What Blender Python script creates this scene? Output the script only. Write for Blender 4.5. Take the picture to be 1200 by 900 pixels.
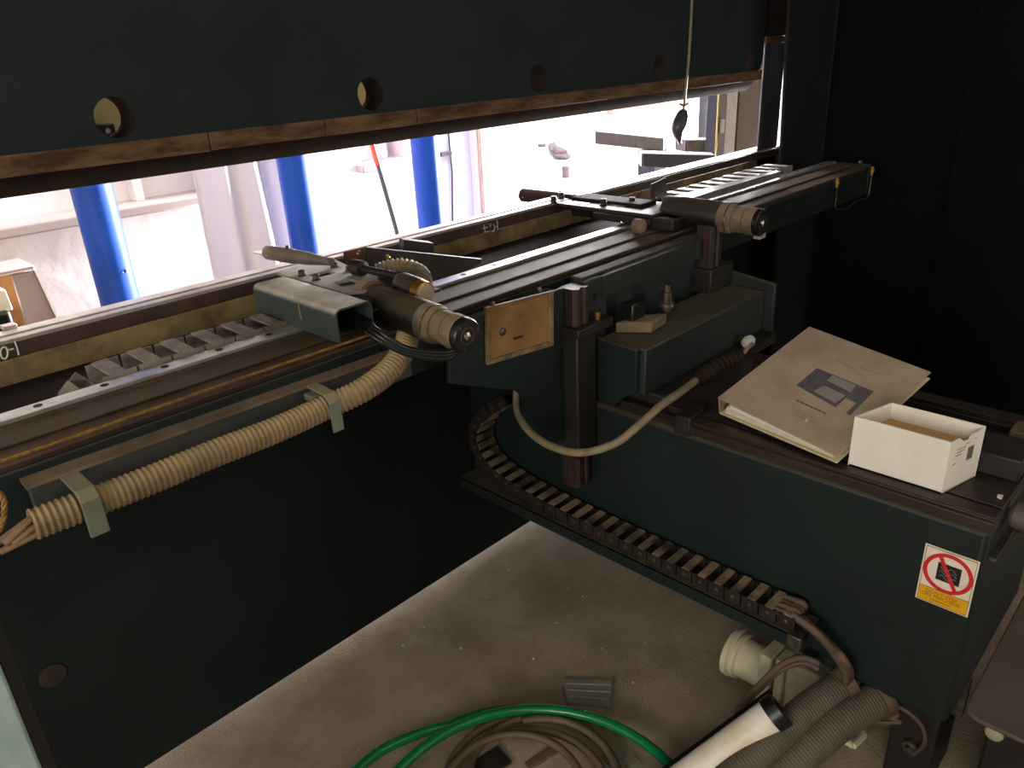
import bpy, bmesh, math, random
from mathutils import Vector, Matrix
random.seed(7)
for o in list(bpy.data.objects): bpy.data.objects.remove(o)
SC = bpy.context.scene
COL = SC.collection
PI = math.pi

# ------------------------------------------------------------------ camera
# world: X along the machine, Y towards its front, Z up; the camera stands behind the machine
FPX = 908.0
RM = Matrix(((0.69169049, -0.31753845, 0.64863981), (-0.72067471, -0.24525775, 0.64844167), (-0.04682122, -0.91597924, -0.39848438)))
EYE = Vector((0, 0, 1.55))
cam_d = bpy.data.cameras.new('camera'); cam = bpy.data.objects.new('camera', cam_d); COL.objects.link(cam)
cam_d.sensor_width = 36; cam_d.lens = FPX / 1200 * 36; cam_d.clip_start = .02; cam_d.clip_end = 200
m = Matrix.Identity(4)
for r in range(3):
    m[r][0] = RM[r][0]; m[r][1] = -RM[r][1]; m[r][2] = -RM[r][2]; m[r][3] = EYE[r]
cam.matrix_world = m
SC.camera = cam

# ------------------------------------------------------------------ light and exposure
SC.view_settings.view_transform = 'Standard'; SC.view_settings.look = 'None'
SC.view_settings.gamma = 1; SC.view_settings.use_curve_mapping = False
SC.view_settings.exposure = 0.0
W = bpy.data.worlds.new('sky'); SC.world = W; W.use_nodes = True
W.node_tree.nodes['Background'].inputs[0].default_value = (.86, .93, 1, 1)
W.node_tree.nodes['Background'].inputs[1].default_value = 2.5
def sun_light():
    d = bpy.data.lights.new('sun', 'SUN'); d.energy = 9; d.angle = math.radians(1.5); d.color = (1, .96, .9)
    o = bpy.data.objects.new('sun', d); COL.objects.link(o)
    o.rotation_euler = Vector((-.25, .75, -1.0)).to_track_quat('-Z', 'Y').to_euler()
sun_light()
def area(name, loc, direc, sx, sy, power, color):
    d = bpy.data.lights.new(name, 'AREA'); d.shape = 'RECTANGLE'; d.size = sx; d.size_y = sy; d.energy = power; d.color = color
    o = bpy.data.objects.new(name, d); COL.objects.link(o); o.location = loc
    o.rotation_euler = Vector(direc).to_track_quat('-Z', 'Y').to_euler(); return o
area('right_fill_daylight', (7.3, 2.6, 1.35), (-1, .02, 0), 1.1, 2.4, 6300, (1, .97, .98))      # unseen source added for daylight from the right; the wall is solid
area('door_daylight', (5.2, 3.45, 1.5), (-.35, -1, -.1), 3.6, 2.8, 700, (.96, .97, 1))       # open door in the front wall
area('front_bay_fill', (2.6, 2.0, 3.55), (.05, .45, -1), 5.0, .5, 190, (1, .98, .97))          # unseen source added to brighten the front wall; the roof is solid
area('window_daylight', (-3.0, -.5, 1.75), (1, .22, -.12), 2.2, 1.5, 112, (1, .93, .84))       # window in the left wall behind the press
REAR_POWER = 12.5

# ------------------------------------------------------------------ helpers
def unproj(px, py): return RM @ Vector((px - 600, py - 450, FPX))
def PY(px, py, y): d = unproj(px, py); return EYE + d * (y / d.y)
def PX(px, py, x): d = unproj(px, py); return EYE + d * (x / d.x)
def PZ(px, py, z): d = unproj(px, py); return EYE + d * ((z - EYE.z) / d.z)
V = Vector
def lin(c):
    if isinstance(c, str): c = [int(c[i:i + 2], 16) / 255 for i in (0, 2, 4)]
    return tuple((x / 12.92 if x <= .04045 else ((x + .055) / 1.055) ** 2.4) for x in c) + (1,)

class MB:
    def __init__(s): s.v = []; s.f = []
    def add(s, vs, fs):
        n = len(s.v); s.v += [tuple(p) for p in vs]; s.f += [tuple(i + n for i in f) for f in fs]; return s
    def box(s, a, b, M=None):
        x0, y0, z0 = a; x1, y1, z1 = b
        vs = [V((x, y, z)) for z in (z0, z1) for y in (y0, y1) for x in (x0, x1)]
        if M: vs = [M @ p for p in vs]
        return s.add(vs, [(0, 2, 3, 1), (4, 5, 7, 6), (0, 1, 5, 4), (2, 6, 7, 3), (0, 4, 6, 2), (1, 3, 7, 5)])
    def prism(s, pts, ext):
        pts = [V(p) for p in pts]; ext = V(ext); n = len(pts)
        nrm = V((0, 0, 0))
        for i in range(n): nrm += pts[i].cross(pts[(i + 1) % n])
        if nrm.dot(ext) > 0: pts.reverse()
        vs = pts + [p + ext for p in pts]
        fs = [tuple(range(n)), tuple(range(2 * n - 1, n - 1, -1))]
        fs += [((i + 1) % n, i, i + n, (i + 1) % n + n) for i in range(n)]
        return s.add(vs, fs)
    def lathe(s, p0, p1, prof, seg=24, caps=True):
        """prof: list of (t along p0->p1 in metres, radius)"""
        p0 = V(p0); ax = (V(p1) - p0).normalized()
        u = ax.orthogonal().normalized(); w = ax.cross(u)
        vs = []; fs = []
        for t, r in prof:
            for k in range(seg):
                a = 2 * PI * k / seg; vs.append(p0 + ax * t + (u * math.cos(a) + w * math.sin(a)) * r)
        for i in range(len(prof) - 1):
            for k in range(seg):
                k2 = (k + 1) % seg; fs.append((i * seg + k, i * seg + k2, (i + 1) * seg + k2, (i + 1) * seg + k))
        if caps:
            fs.append(tuple(range(seg - 1, -1, -1))); b = (len(prof) - 1) * seg; fs.append(tuple(range(b, b + seg)))
        return s.add(vs, fs)
    def cyl(s, p0, p1, r, seg=20, r2=None):
        L = (V(p1) - V(p0)).length; return s.lathe(p0, p1, [(0, r), (L, r if r2 is None else r2)], seg)
    def ring(s, p0, p1, ro, ri, seg=28):
        L = (V(p1) - V(p0)).length
        return s.lathe(p0, p1, [(0, ri), (0, ro), (L, ro), (L, ri), (0, ri)], seg, caps=False)
    def tube(s, pts, r, seg=10, rfun=None, caps=True):
        pts = [V(p) for p in pts]; n = len(pts); vs = []; fs = []
        t = (pts[1] - pts[0]).normalized(); u = t.orthogonal().normalized()
        L = 0
        for i, p in enumerate(pts):
            t = (pts[min(i + 1, n - 1)] - pts[max(i - 1, 0)]).normalized()
            u = (u - t * u.dot(t)).normalized(); w = t.cross(u)
            if i: L += (p - pts[i - 1]).length
            rr = rfun(L, i / (n - 1)) if rfun else r
            for k in range(seg):
                a = 2 * PI * k / seg; vs.append(p + (u * math.cos(a) + w * math.sin(a)) * rr)
        for i in range(n - 1):
            for k in range(seg):
                k2 = (k + 1) % seg; fs.append((i * seg + k, i * seg + k2, (i + 1) * seg + k2, (i + 1) * seg + k))
        if caps: fs.append(tuple(range(seg - 1, -1, -1))); b = (n - 1) * seg; fs.append(tuple(range(b, b + seg)))
        return s.add(vs, fs)
    def build(s, name, mat, parent=None, bevel=0, smooth=True, solid=0):
        me = bpy.data.meshes.new(name); me.from_pydata(s.v, [], s.f); me.update()
        return finish(name, me, mat, parent, bevel, smooth, solid)
def finish(name, me, mat, parent=None, bevel=0, smooth=True, solid=0):
    me.materials.clear(); me.materials.append(MAT[mat])
    if smooth:
        me.polygons.foreach_set('use_smooth', [True] * len(me.polygons)); me.set_sharp_from_angle(angle=math.radians(38))
    o = bpy.data.objects.new(name, me); COL.objects.link(o); attach(o, parent)
    if solid:
        q = o.modifiers.new('solid', 'SOLIDIFY'); q.thickness = solid; q.offset = 0
    if bevel:
        q = o.modifiers.new('bevel', 'BEVEL'); q.width = bevel; q.segments = 2; q.limit_method = 'ANGLE'; q.angle_limit = math.radians(40)
    return o
def attach(o, parent):
    if parent is not None:
        o.parent = parent
        if parent.type == 'EMPTY': o.matrix_parent_inverse = Matrix.Translation(-parent.location)
def thing(name, loc, label, cat, group=None):
    o = bpy.data.objects.new(name, None); o.empty_display_size = .05; COL.objects.link(o); o.location = loc
    return tag(o, label, cat, group)
def tag(o, label, cat, group=None, kind=None):
    o['label'] = label; o['category'] = cat
    if group: o['group'] = group
    if kind: o['kind'] = kind
    return o
def struct(o): o['kind'] = 'structure'; return o
def plate(name, outer, holes, thick, mat, parent=None, M=None, bevel=0, seg=28):
    """flat plate in local XY with round holes (x, y, r), z from 0 to thick, moved by M"""
    c = bpy.data.curves.new(name, 'CURVE'); c.dimensions = '2D'; c.fill_mode = 'BOTH'; c.extrude = thick / 2
    def spl(pts):
        s = c.splines.new('POLY'); s.points.add(len(pts) - 1); s.use_cyclic_u = True
        for p, q in zip(s.points, pts): p.co = (q[0], q[1], 0, 1)
    spl(outer)
    for h in holes:
        if len(h) == 3: spl([(h[0] + h[2] * math.cos(2 * PI * k / seg), h[1] + h[2] * math.sin(2 * PI * k / seg)) for k in range(seg)])
        else: spl(h)
    t = bpy.data.objects.new('t', c); COL.objects.link(t)
    dg = bpy.context.evaluated_depsgraph_get(); me = bpy.data.meshes.new_from_object(t.evaluated_get(dg))
    bpy.data.objects.remove(t); bpy.data.curves.remove(c)
    me.transform(Matrix.Translation((0, 0, thick / 2)))
    if M: me.transform(M)
    me.name = name
    return finish(name, me, mat, parent, bevel)
def text(name, s, size, mat, parent, M, thick=.0004):
    c = bpy.data.curves.new(name, 'FONT'); c.body = s; c.size = size; c.extrude = thick; c.align_x = 'CENTER'; c.align_y = 'CENTER'
    t = bpy.data.objects.new('t', c); COL.objects.link(t)
    dg = bpy.context.evaluated_depsgraph_get(); me = bpy.data.meshes.new_from_object(t.evaluated_get(dg))
    bpy.data.objects.remove(t); bpy.data.curves.remove(c); me.transform(M); me.name = name
    return finish(name, me, mat, parent, smooth=False)
def frame(o, x, y, z=None):
    """matrix with origin o, axes x, y, z"""
    x = V(x).normalized(); y = V(y).normalized(); z = V(z).normalized() if z else x.cross(y).normalized()
    M = Matrix.Identity(4)
    for r in range(3): M[r][0] = x[r]; M[r][1] = y[r]; M[r][2] = z[r]; M[r][3] = V(o)[r]
    return M
def smooth_path(ctrl, n=12, closed=False):
    P = [V(p) for p in ctrl]; out = []
    N = len(P)
    rng = range(N if closed else N - 1)
    for i in rng:
        if closed: a, b, c, d = P[(i - 1) % N], P[i], P[(i + 1) % N], P[(i + 2) % N]
        else: a, b, c, d = P[max(i - 1, 0)], P[i], P[i + 1], P[min(i + 2, N - 1)]
        for k in range(n):
            t = k / n
            out.append(.5 * (2 * b + (c - a) * t + (2 * a - 5 * b + 4 * c - d) * t * t + (3 * b - a - 3 * c + d) * t ** 3))
    if not closed: out.append(P[-1])
    return out
def resample(pts, step):
    out = [pts[0].copy()]; need = step
    for i in range(len(pts) - 1):
        a, b = pts[i], pts[i + 1]; L = (b - a).length; pos = 0
        while L - pos >= need:
            pos += need; out.append(a.lerp(b, pos / L)); need = step
        need -= L - pos
    return out

# ------------------------------------------------------------------ materials
MAT = {}
def mat(name, col, rough=.5, metal=0, col2=None, nscale=9, lo=.4, hi=.65, bump=0, bscale=80, dust=None, dustamt=.8, spec=None, stretch=None, trans=0):
    M = bpy.data.materials.new(name); M.use_nodes = True; MAT[name] = M
    nt = M.node_tree; N = nt.nodes; L = nt.links; B = N['Principled BSDF']
    B.inputs['Roughness'].default_value = rough; B.inputs['Metallic'].default_value = metal
    if spec is not None: B.inputs['Specular IOR Level'].default_value = spec
    if trans: B.inputs['Transmission Weight'].default_value = trans
    geo = N.new('ShaderNodeNewGeometry'); pos = geo.outputs['Position']
    if stretch:
        mp = N.new('ShaderNodeVectorMath'); mp.operation = 'MULTIPLY'; mp.inputs[1].default_value = stretch
        L.new(pos, mp.inputs[0]); pos = mp.outputs[0]
    cur = None
    if col2 is not None:
        nz = N.new('ShaderNodeTexNoise'); nz.inputs['Scale'].default_value = nscale; nz.inputs['Detail'].default_value = 7; nz.inputs['Roughness'].default_value = .62
        L.new(pos, nz.inputs['Vector'])
        cr = N.new('ShaderNodeMapRange'); cr.inputs[1].default_value = lo; cr.inputs[2].default_value = hi
        L.new(nz.outputs[0], cr.inputs[0])
        mx = N.new('ShaderNodeMix'); mx.data_type = 'RGBA'; mx.inputs[6].default_value = lin(col); mx.inputs[7].default_value = lin(col2)
        L.new(cr.outputs[0], mx.inputs[0]); cur = mx.outputs[2]
    if dust is not None:
        sp = N.new('ShaderNodeSeparateXYZ'); L.new(geo.outputs['Normal'], sp.inputs[0])
        mr = N.new('ShaderNodeMapRange'); mr.inputs[1].default_value = .15; mr.inputs[2].default_value = .85; mr.inputs[4].default_value = dustamt
        L.new(sp.outputs[2], mr.inputs[0])
        n2 = N.new('ShaderNodeTexNoise'); n2.inputs['Scale'].default_value = 14; n2.inputs['Detail'].default_value = 5
        L.new(geo.outputs['Position'], n2.inputs['Vector'])
        m2 = N.new('ShaderNodeMapRange'); m2.inputs[1].default_value = .3; m2.inputs[2].default_value = .6; m2.inputs[3].default_value = .45
        L.new(n2.outputs[0], m2.inputs[0])
        mu = N.new('ShaderNodeMath'); mu.operation = 'MULTIPLY'; L.new(mr.outputs[0], mu.inputs[0]); L.new(m2.outputs[0], mu.inputs[1])
        mx = N.new('ShaderNodeMix'); mx.data_type = 'RGBA'; mx.inputs[6].default_value = lin(col); mx.inputs[7].default_value = lin(dust)
        if cur: L.new(cur, mx.inputs[6])
        L.new(mu.outputs[0], mx.inputs[0]); cur = mx.outputs[2]
        rr = N.new('ShaderNodeMapRange'); rr.inputs[3].default_value = rough; rr.inputs[4].default_value = .9
        L.new(mu.outputs[0], rr.inputs[0]); L.new(rr.outputs[0], B.inputs['Roughness'])
        if metal:
            r2 = N.new('ShaderNodeMapRange'); r2.inputs[3].default_value = metal; r2.inputs[4].default_value = 0
            L.new(mu.outputs[0], r2.inputs[0]); L.new(r2.outputs[0], B.inputs['Metallic'])
    if cur: L.new(cur, B.inputs['Base Color'])
    else: B.inputs['Base Color'].default_value = lin(col)
    if bump:
        nb = N.new('ShaderNodeTexNoise'); nb.inputs['Scale'].default_value = bscale; nb.inputs['Detail'].default_value = 4
        L.new(pos, nb.inputs['Vector'])
        bp = N.new('ShaderNodeBump'); bp.inputs['Strength'].default_value = bump; bp.inputs['Distance'].default_value = .01
        L.new(nb.outputs[0], bp.inputs['Height']); L.new(bp.outputs[0], B.inputs['Normal'])
    return M

mat('paint_green', '192523', .5, spec=.3, col2='141d1c', nscale=5, bump=.05, bscale=120, dust='5a4e3a', dustamt=.7)
mat('paint_ram', '1d2728', .8, spec=.3, col2='182021', nscale=4, bump=.05, bscale=90)
mat('paint_bed', '161f1d', .7, spec=.2, col2='121817', nscale=3, bump=.05, bscale=90)
mat('paint_frame', '0e1413', .9, col2='0a0f0e', nscale=3, spec=.08)
mat('paint_post', '191b1b', .7, col2='141617', nscale=3, spec=.3)
mat('dirty_clamp', '6e5841', .95, col2='453324', nscale=10, spec=.1, stretch=(1, 4, 4), bump=.2, bscale=60)
mat('dark_tool', '231a15', .9, spec=.1, col2='2d2119', nscale=14)
mat('die_face', '4c3b31', .6, metal=.2, col2='3a2c25', nscale=12)
mat('bed_stained', '88754d', .8, col2='56462f', nscale=13, bump=.15, bscale=40)
mat('die_edge', 'b4a9a2', .38, metal=.35, col2='9a908a', nscale=25)
mat('die_groove', '2c2320', .6)
mat('rail_steel', 'c8c8c6', .28, metal=.75, col2='b5b0a8', nscale=30)
mat('hole_dark', '15110f', .7)
mat('oily_brown', '3f2f26', .55, col2='2a1f1a', nscale=22, stretch=(.15, 1, 1), dust='75634a', dustamt=.4, spec=.25)
mat('oily_arm', '33261f', .45, metal=.1, col2='211813', nscale=20, stretch=(1, .15, 1))
mat('tray_dark', '241d1a', .95, col2='2d241f', nscale=12, spec=.05)
mat('dust_bar', '7d6c55', .85, col2='645541', nscale=14, bump=.2, bscale=70)
mat('tray_grey', '454741', .7, col2='383b36', nscale=8, dust='7d6c55')
mat('hose_dust', '8d7959', .85, col2='77654b', nscale=18, dust='c2ab80', dustamt=.95)
mat('wire_tan', '7a5f48', .7, col2='94785a', nscale=25)
mat('clamp_strap', '79806f', .6, col2='6b705f', nscale=20, dust='a89676')
mat('rope_orange', '96702f', .85, col2='6f4f1e', nscale=120)
mat('zinc_plate', 'b0aea8', .45, metal=.15, col2='9a958e', nscale=20, dust='8f8572', dustamt=.4)
mat('cover_green', '394340', .5, col2='313a37', nscale=10, dust='d2cab8', dustamt=.95)  # pale top is dust with front light painted into its colour
mat('motor_black', '221d1a', .4, col2='171412', nscale=9, dust='7b6a50', dustamt=.3)
mat('motor_dust', '7c6c52', .75, col2='4e4232', nscale=16, dust='95846a', dustamt=.6)
mat('cap_black', '141312', .35)
mat('bolt_steel', '6f675c', .4, metal=.8, col2='4a4037', nscale=60)
mat('chrome', 'cfc8ba', .22, metal=.95)
mat('brass', 'a5823f', .35, metal=.85)
mat('cap_cream', 'a39a82', .5)
mat('cable_black', '0f0f10', .3)
mat('finger_grey', '70665a', .5, metal=.4, col2='5d5145', nscale=20, dust='8f8574', dustamt=.6)
mat('dark_sheet', '3a352f', .5, metal=.3, col2='2c2723', nscale=12)
mat('rust', '6d4632', .75, col2='3d281d', nscale=30)
mat('tan_window', '9a7442', .6, col2='735430', nscale=9, lo=.45, hi=.7)
mat('frame_dust', '8a7550', .7, col2='5d5038', nscale=30)
mat('guide_brown', '3a2922', .5, metal=.1, col2='281c17', nscale=30, stretch=(1, 1, .1))
mat('black_metal', '191615', .5, col2='241d19', nscale=20)
mat('casting', '1f2827', .55, col2='1a2221', nscale=7, dust='4f432f', dustamt=.8)
mat('cable_tan', '8b7d60', .6, col2='756850', nscale=20)
mat('chain_dark', '1b1613', .5, col2='2c231c', nscale=35)
mat('chain_dust', '8a765c', .8, col2='33281f', nscale=6, lo=.42, hi=.58)
mat('chain_grey', '8e857a', .7, col2='6c6156', nscale=22)
mat('cables_brown', '58463a', .65, col2='44352b', nscale=20, dust='6f5c4c')
mat('binder', 'ab9982', .65, col2='917f69', nscale=8, lo=.45, hi=.75, bump=.05, bscale=100)
mat('binder_edge', 'c9bb98', .6)
mat('paper', 'e0d8c0', .8, col2='c9bfa4', nscale=120, stretch=(.3, .3, 3))
mat('print_grey', '5d5a5c', .6, col2='4b494c', nscale=25)
mat('print_pale', '8d8580', .6)
mat('print_dark', '52483f', .7)
mat('print_faint', '8f8170', .7)
mat('carton', 'eeeae0', .7, col2='e2ddd0', nscale=6)
mat('cardboard', 'c49a63', .8)
mat('sign_white', 'e6dccb', .5, col2='d6cbb8', nscale=20)
mat('sign_red', 'c8202c', .45)
mat('sign_black', '15100f', .5)
mat('sign_yellow', 'dca406', .5)
mat('sign_ink', '8d5c08', .6)
mat('flake_white', 'd5d0c6', .6)
mat('floor', 'a39480', .9, col2='897a63', nscale=5, bump=.3, bscale=140, spec=.25)
def add_specks(M, scale, thr, col):
    nt = M.node_tree; N = nt.nodes; L = nt.links; B = N['Principled BSDF']; src = B.inputs['Base Color'].links[0].from_socket
    g = N.new('ShaderNodeNewGeometry'); nz = N.new('ShaderNodeTexNoise'); nz.inputs['Scale'].default_value = scale; nz.inputs['Detail'].default_value = 2
    L.new(g.outputs['Position'], nz.inputs['Vector']); n2 = N.new('ShaderNodeTexNoise'); n2.inputs['Scale'].default_value = 3; L.new(g.outputs['Position'], n2.inputs['Vector'])
    ad = N.new('ShaderNodeMath'); ad.operation = 'MULTIPLY_ADD'; ad.inputs[1].default_value = .25; L.new(n2.outputs[0], ad.inputs[0]); L.new(nz.outputs[0], ad.inputs[2])
    mr = N.new('ShaderNodeMapRange'); mr.inputs[1].default_value = thr; mr.inputs[2].default_value = thr + .06; L.new(ad.outputs[0], mr.inputs[0])
    mx = N.new('ShaderNodeMix'); mx.data_type = 'RGBA'; mx.inputs[7].default_value = lin(col); L.new(src, mx.inputs[6]); L.new(mr.outputs[0], mx.inputs[0]); L.new(mx.outputs[2], B.inputs['Base Color'])
add_specks(MAT['floor'], 110, .83, 'b5a88f')
mat('yard', 'd8d4cc', .9, col2='ccc6bb', nscale=2)
mat('plaster', 'dfd9db', .9, col2='d5cdcf', nscale=3, bump=.22, bscale=16)
mat('white_trim', 'e4dedd', .6)
mat('sill', 'b3a6a4', .7)
mat('ceiling', '8c8985', .9)
mat('wall_grey', '77736c', .9, col2='6c6861', nscale=2)
mat('column_blue', '1447a8', .5, col2='113f99', nscale=5, spec=.3)
mat('chip', 'd9dde6', .6)
mat('curtain', 'd2cdd9', .8)
mat('timber', 'd0b295', .7, col2='bd9a78', nscale=20, stretch=(4, 4, .4))
mat('mauve_board', 'a08f8e', .7, col2='94827f', nscale=6)
mat('brown_board', '8a5c2a', .7, col2='754b20', nscale=14)
mat('broom_red', 'cf3b2a', .45)
mat('broom_pole', '3a3a3f', .5)
mat('bristle', '2a2522', .9)
mat('cream_panel', 'c2ac72', .6)
mat('steel_scuffed', '77737a', .42, metal=.55, col2='55525a', nscale=13, stretch=(1, 1, .25))
mat('grey_panel', '777878', .6, col2='6a6b6b', nscale=20)
mat('brown_post', '2b1d17', .8, col2='221611', nscale=12)
mat('yellow_strip', 'b2a040', .5)
mat('support_tan', '5f564b', .7, col2='4d463d', nscale=40)
mat('support_dark', '2c2930', .6)
mat('plastic_dark', '3f3d46', .3)
mat('trouser', '26262f', .9, col2='1f1f28', nscale=18)
mat('skin', 'b98a72', .6)
mat('shirt', '4a5263', .85, col2='414857', nscale=18)
mat('hair', '1d1512', .8)
mat('hose_green', '0f7a47', .25, col2='0c6a3e', nscale=10)
mat('cable_brown', '6a5847', .6, col2='574738', nscale=12)
mat('grey_plastic', '85837a', .5, col2='7a786f', nscale=18)
mat('white_plastic', 'd8d2b4', .5, col2='c2bb9c', nscale=12, dust='a89a7c', dustamt=.4)
mat('white_tube', 'e6e0d4', .45, col2='cdbf9f', nscale=8)
mat('conduit_grey', '574f43', .65, col2='484136', nscale=12)
mat('cover_plate', '5d5048', .65, col2='52463f', nscale=8)
mat('pale_post', 'a9bdb8', .5, col2='94aaa8', nscale=14)
mat('chalk', 'cfc9b6', .9)
mat('pinkish', 'b09490', .8)
mat('rag', '6d5c62', .9, col2='594a50', nscale=14)
mat('lamp_white', 'e8e8e4', .6)

# ------------------------------------------------------------------ the room
struct(MB().box((-3.2, -3.6, -.2), (7.6, 3.4, 0)).build('floor', 'floor', smooth=False))
struct(MB().box((-6, 3.4, -.2), (34, 40, -.002)).build('yard_ground', 'yard', smooth=False))
struct(MB().box((-3.2, -3.6, 3.6), (7.6, 3.4, 3.75)).build('ceiling', 'ceiling', smooth=False))
struct(MB().box((-3.4, -3.6, 0), (-3.2, 3.4, 3.6)).build('wall_left', 'wall_grey', smooth=False))
struct(MB().box((-3.2, -3.8, 0), (7.6, -3.6, 3.6)).build('wall_back', 'wall_grey', smooth=False))
struct(MB().box((7.6, -3.6, 0), (7.8, 3.4, 3.6)).build('wall_right', 'wall_grey', smooth=False))
MF = frame((0, 3.2, 0), (1, 0, 0), (0, 0, 1), (0, 1, 0))
wf = plate('wall_front', [(-3.2, 0), (3.06, 0), (3.06, 3.6), (-3.2, 3.6)],
           [[(.3, 1.05), (1.62, 1.05), (1.62, 2.3), (.3, 2.3)], [(2.25, 1.062), (2.52, 1.062), (2.52, 2.3), (2.25, 2.3)]], .2, 'plaster', M=MF)
struct(wf)
struct(MB().box((3.06, 3.2, 2.9), (7.6, 3.4, 3.6)).build('wall_front_lintel', 'plaster', smooth=False))
for i, (x0, x1, zb, mul) in enumerate(((.3, 1.62, 1.05, (1.22,)), (2.25, 2.52, 1.062, (2.45,)))):
    w = bpy.data.objects.new('window_%d' % (i + 1), None); COL.objects.link(w); w.location = (x0, 3.3, zb); struct(w)
    MB().box((x0 - .03, 3.14, zb - .03), (x1 + .03, 3.34, zb + .006)).build('window_sill', 'sill', w, bevel=.006)
    xs = [x0] + list(mul) + [x1]
    for a, b in zip(xs, xs[1:]):
        MB().box((a + .005, 3.325, zb), (b - .005, 3.335, 2.3)).build('pane', 'white_trim', w, smooth=False)
    for xm in mul: MB().box((xm - .02, 3.27, zb), (xm + .02, 3.33, 2.3)).build('mullion', 'white_trim', w, bevel=.004)
struct(MB().box((2.985, 3.13, 0), (3.05, 3.2, 2.7)).build('trim_1', 'timber', bevel=.006))
struct(MB().box((2.968, 3.15, 0), (2.983, 3.2, 2.7)).build('trim_2', 'white_trim', bevel=.003))

# unseen lamps added to light the back of the machine
for k, (lx, ly) in enumerate(((-1.5, -1.3), (.7, -1.9))):
    t = thing('rear_fill_lamp', (lx, ly, 3.6), 'unseen added twin tube fill lamp above the aisle behind the press', 'lamp', 'added fill lamps')
    MB().box((lx - .65, ly - .12, 3.54), (lx + .65, ly + .12, 3.6)).build('housing', 'lamp_white', t, bevel=.01)
    for dy in (-.06, .06): MB().cyl((lx - .6, ly + dy, 3.52), (lx + .6, ly + dy, 3.52), .013, 10).build('tube', 'lamp_white', t)
    a = area('rear_fill_light', (lx, ly, 3.49), (0, 0, -1), 1.25, .25, REAR_POWER, (1, .9, .74)); attach(a, t)

# ------------------------------------------------------------------ behind the press: columns, curtain, broom, crate
for k, (cx, lab) in enumerate(((.93, 'blue steel pipe column with two paint chips, between crate and curtain'),
                               (1.712, 'blue steel pipe column standing against the white curtain'),
                               (2.408, 'blue steel pipe column between the broom and the timber door post'))):
    t = thing('steel_column', (cx, 2.9, 0), lab, 'column', 'blue columns along the front wall')
    MB().cyl((cx, 2.9, .012), (cx, 2.9, 3.6), .066, 40).build('pipe', 'column_blue', t)
    MB().box((cx - .1, 2.8, 0), (cx + .1, 3.0, .012)).build('base_plate', 'column_blue', t)
    if k == 0:
        for (px, py, s) in ((149, 317, .006), (144, 319, .003)):
            p = PY(px, py, 2.9 - .064); MB().box((p.x - s / 2, p.y - .003, p.z - s), (p.x + s / 2, p.y + .004, p.z + s)).build('paint_chip', 'chip', t)
cv = MB(); NX, NZ = 60, 16
vs = []; fs = []
for j in range(NZ + 1):
    z = .02 + 2.3 * j / NZ
    for i in range(NX + 1):
        u = i / NX; x = 1.37 + .42 * u + .03 * math.sin(3 * z) * u
        y = 3.05 + .034 * math.sin(u * 19 + .6 * math.sin(z * 2)) + .018 * math.sin(u * 7.3 + z * 1.7)
        vs.append((x, y, z))
for j in range(NZ):
    for i in range(NX): a = j * (NX + 1) + i; fs.append((a, a + 1, a + NX + 2, a + NX + 1))
tag(cv.add(vs, fs).build('curtain', 'curtain', solid=.003), 'white cloth curtain hanging in folds before the front wall', 'curtain')

a = PY(437, 172, 3.02); b = PY(467, 279, 2.86); d = (b - a) / (b.z - a.z)
top = a + d * (1.5 - a.z); mid = a.lerp(b, .21); bot = a + d * (.10 - a.z)
t = thing('broom', (bot.x, bot.y, 0), 'broom with red handle and dark pole leaning on the front wall', 'broom')
MB().cyl(bot, mid, .010, 12).build('pole', 'broom_pole', t)
MB().cyl(mid, top, .0125, 12).build('handle_grip', 'broom_red', t)
MB().box((bot.x - .12, bot.y - .03, .06), (bot.x + .12, bot.y + .03, .12)).build('broom_head', 'broom_pole', t, bevel=.008)
MB().box((bot.x - .115, bot.y - .028, 0), (bot.x + .115, bot.y + .028, .06)).build('bristles', 'bristle', t)

p = PY(527, 170, 3.19); q = PY(531, 262, 3.19)
MBc = MB().tube([(p.x, 3.192, 2.5), (p.x, 3.192, p.z), (p.x + .004, 3.192, .95), (q.x, 3.192, .7), (q.x, 3.192, .0)], .004, 8)
t = thing('wall_crack_line', (q.x, 3.19, 0), 'thin dark crack line with a small bracket on the front wall', 'cable')  # black tube stands for a dark crack at the door edge
MBc.build('cable', 'cable_black', t)
s = PY(521, 181, 3.18); MB().box((s.x - .03, 3.17, s.z - .008), (s.x + .045, 3.2, s.z + .012)).build('wall_bracket', 'plastic_dark', t, bevel=.003)

# wooden crate with slanted side seen at the left
c0 = .53; cy = 2.5
t = thing('wooden_crate', (.4, 2.6, 0), 'wooden crate with a grey sloping side board, beside the first column', 'crate')
MB().prism([(.531, cy, 0), (.735, cy, 0), (.594, cy, 1.025), (.539, cy, 1.027)], (0, .022, 0)).build('side_board', 'mauve_board', t, bevel=.003)
MB().prism([(.735, cy - .003, 0), (.743, cy - .003, 0), (.601, cy - .003, 1.03), (.594, cy - .003, 1.03)], (0, .03, 0)).build('edge_strip', 'white_trim', t)
MB().box((.10, cy + .12, 0), (.60, cy + .14, 1.035)).build('back_board', 'brown_board', t, bevel=.003)
MB().box((.10, cy - .004, 1.032), (.597, cy + .14, 1.045)).build('top_rail', 'mauve_board', t, bevel=.003)
MB().box((.10, cy - .0, .80), (.535, cy + .12, .82)).build('shelf', 'brown_board', t, bevel=.003)
t = thing('paper_bag', (.44, cy + .06, .82), 'white paper packet on a black pouch inside the wooden crate', 'packet')
MB().box((.40, cy + .02, .82), (.512, cy + .10, .93)).build('pouch', 'cap_black', t, bevel=.012)
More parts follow.
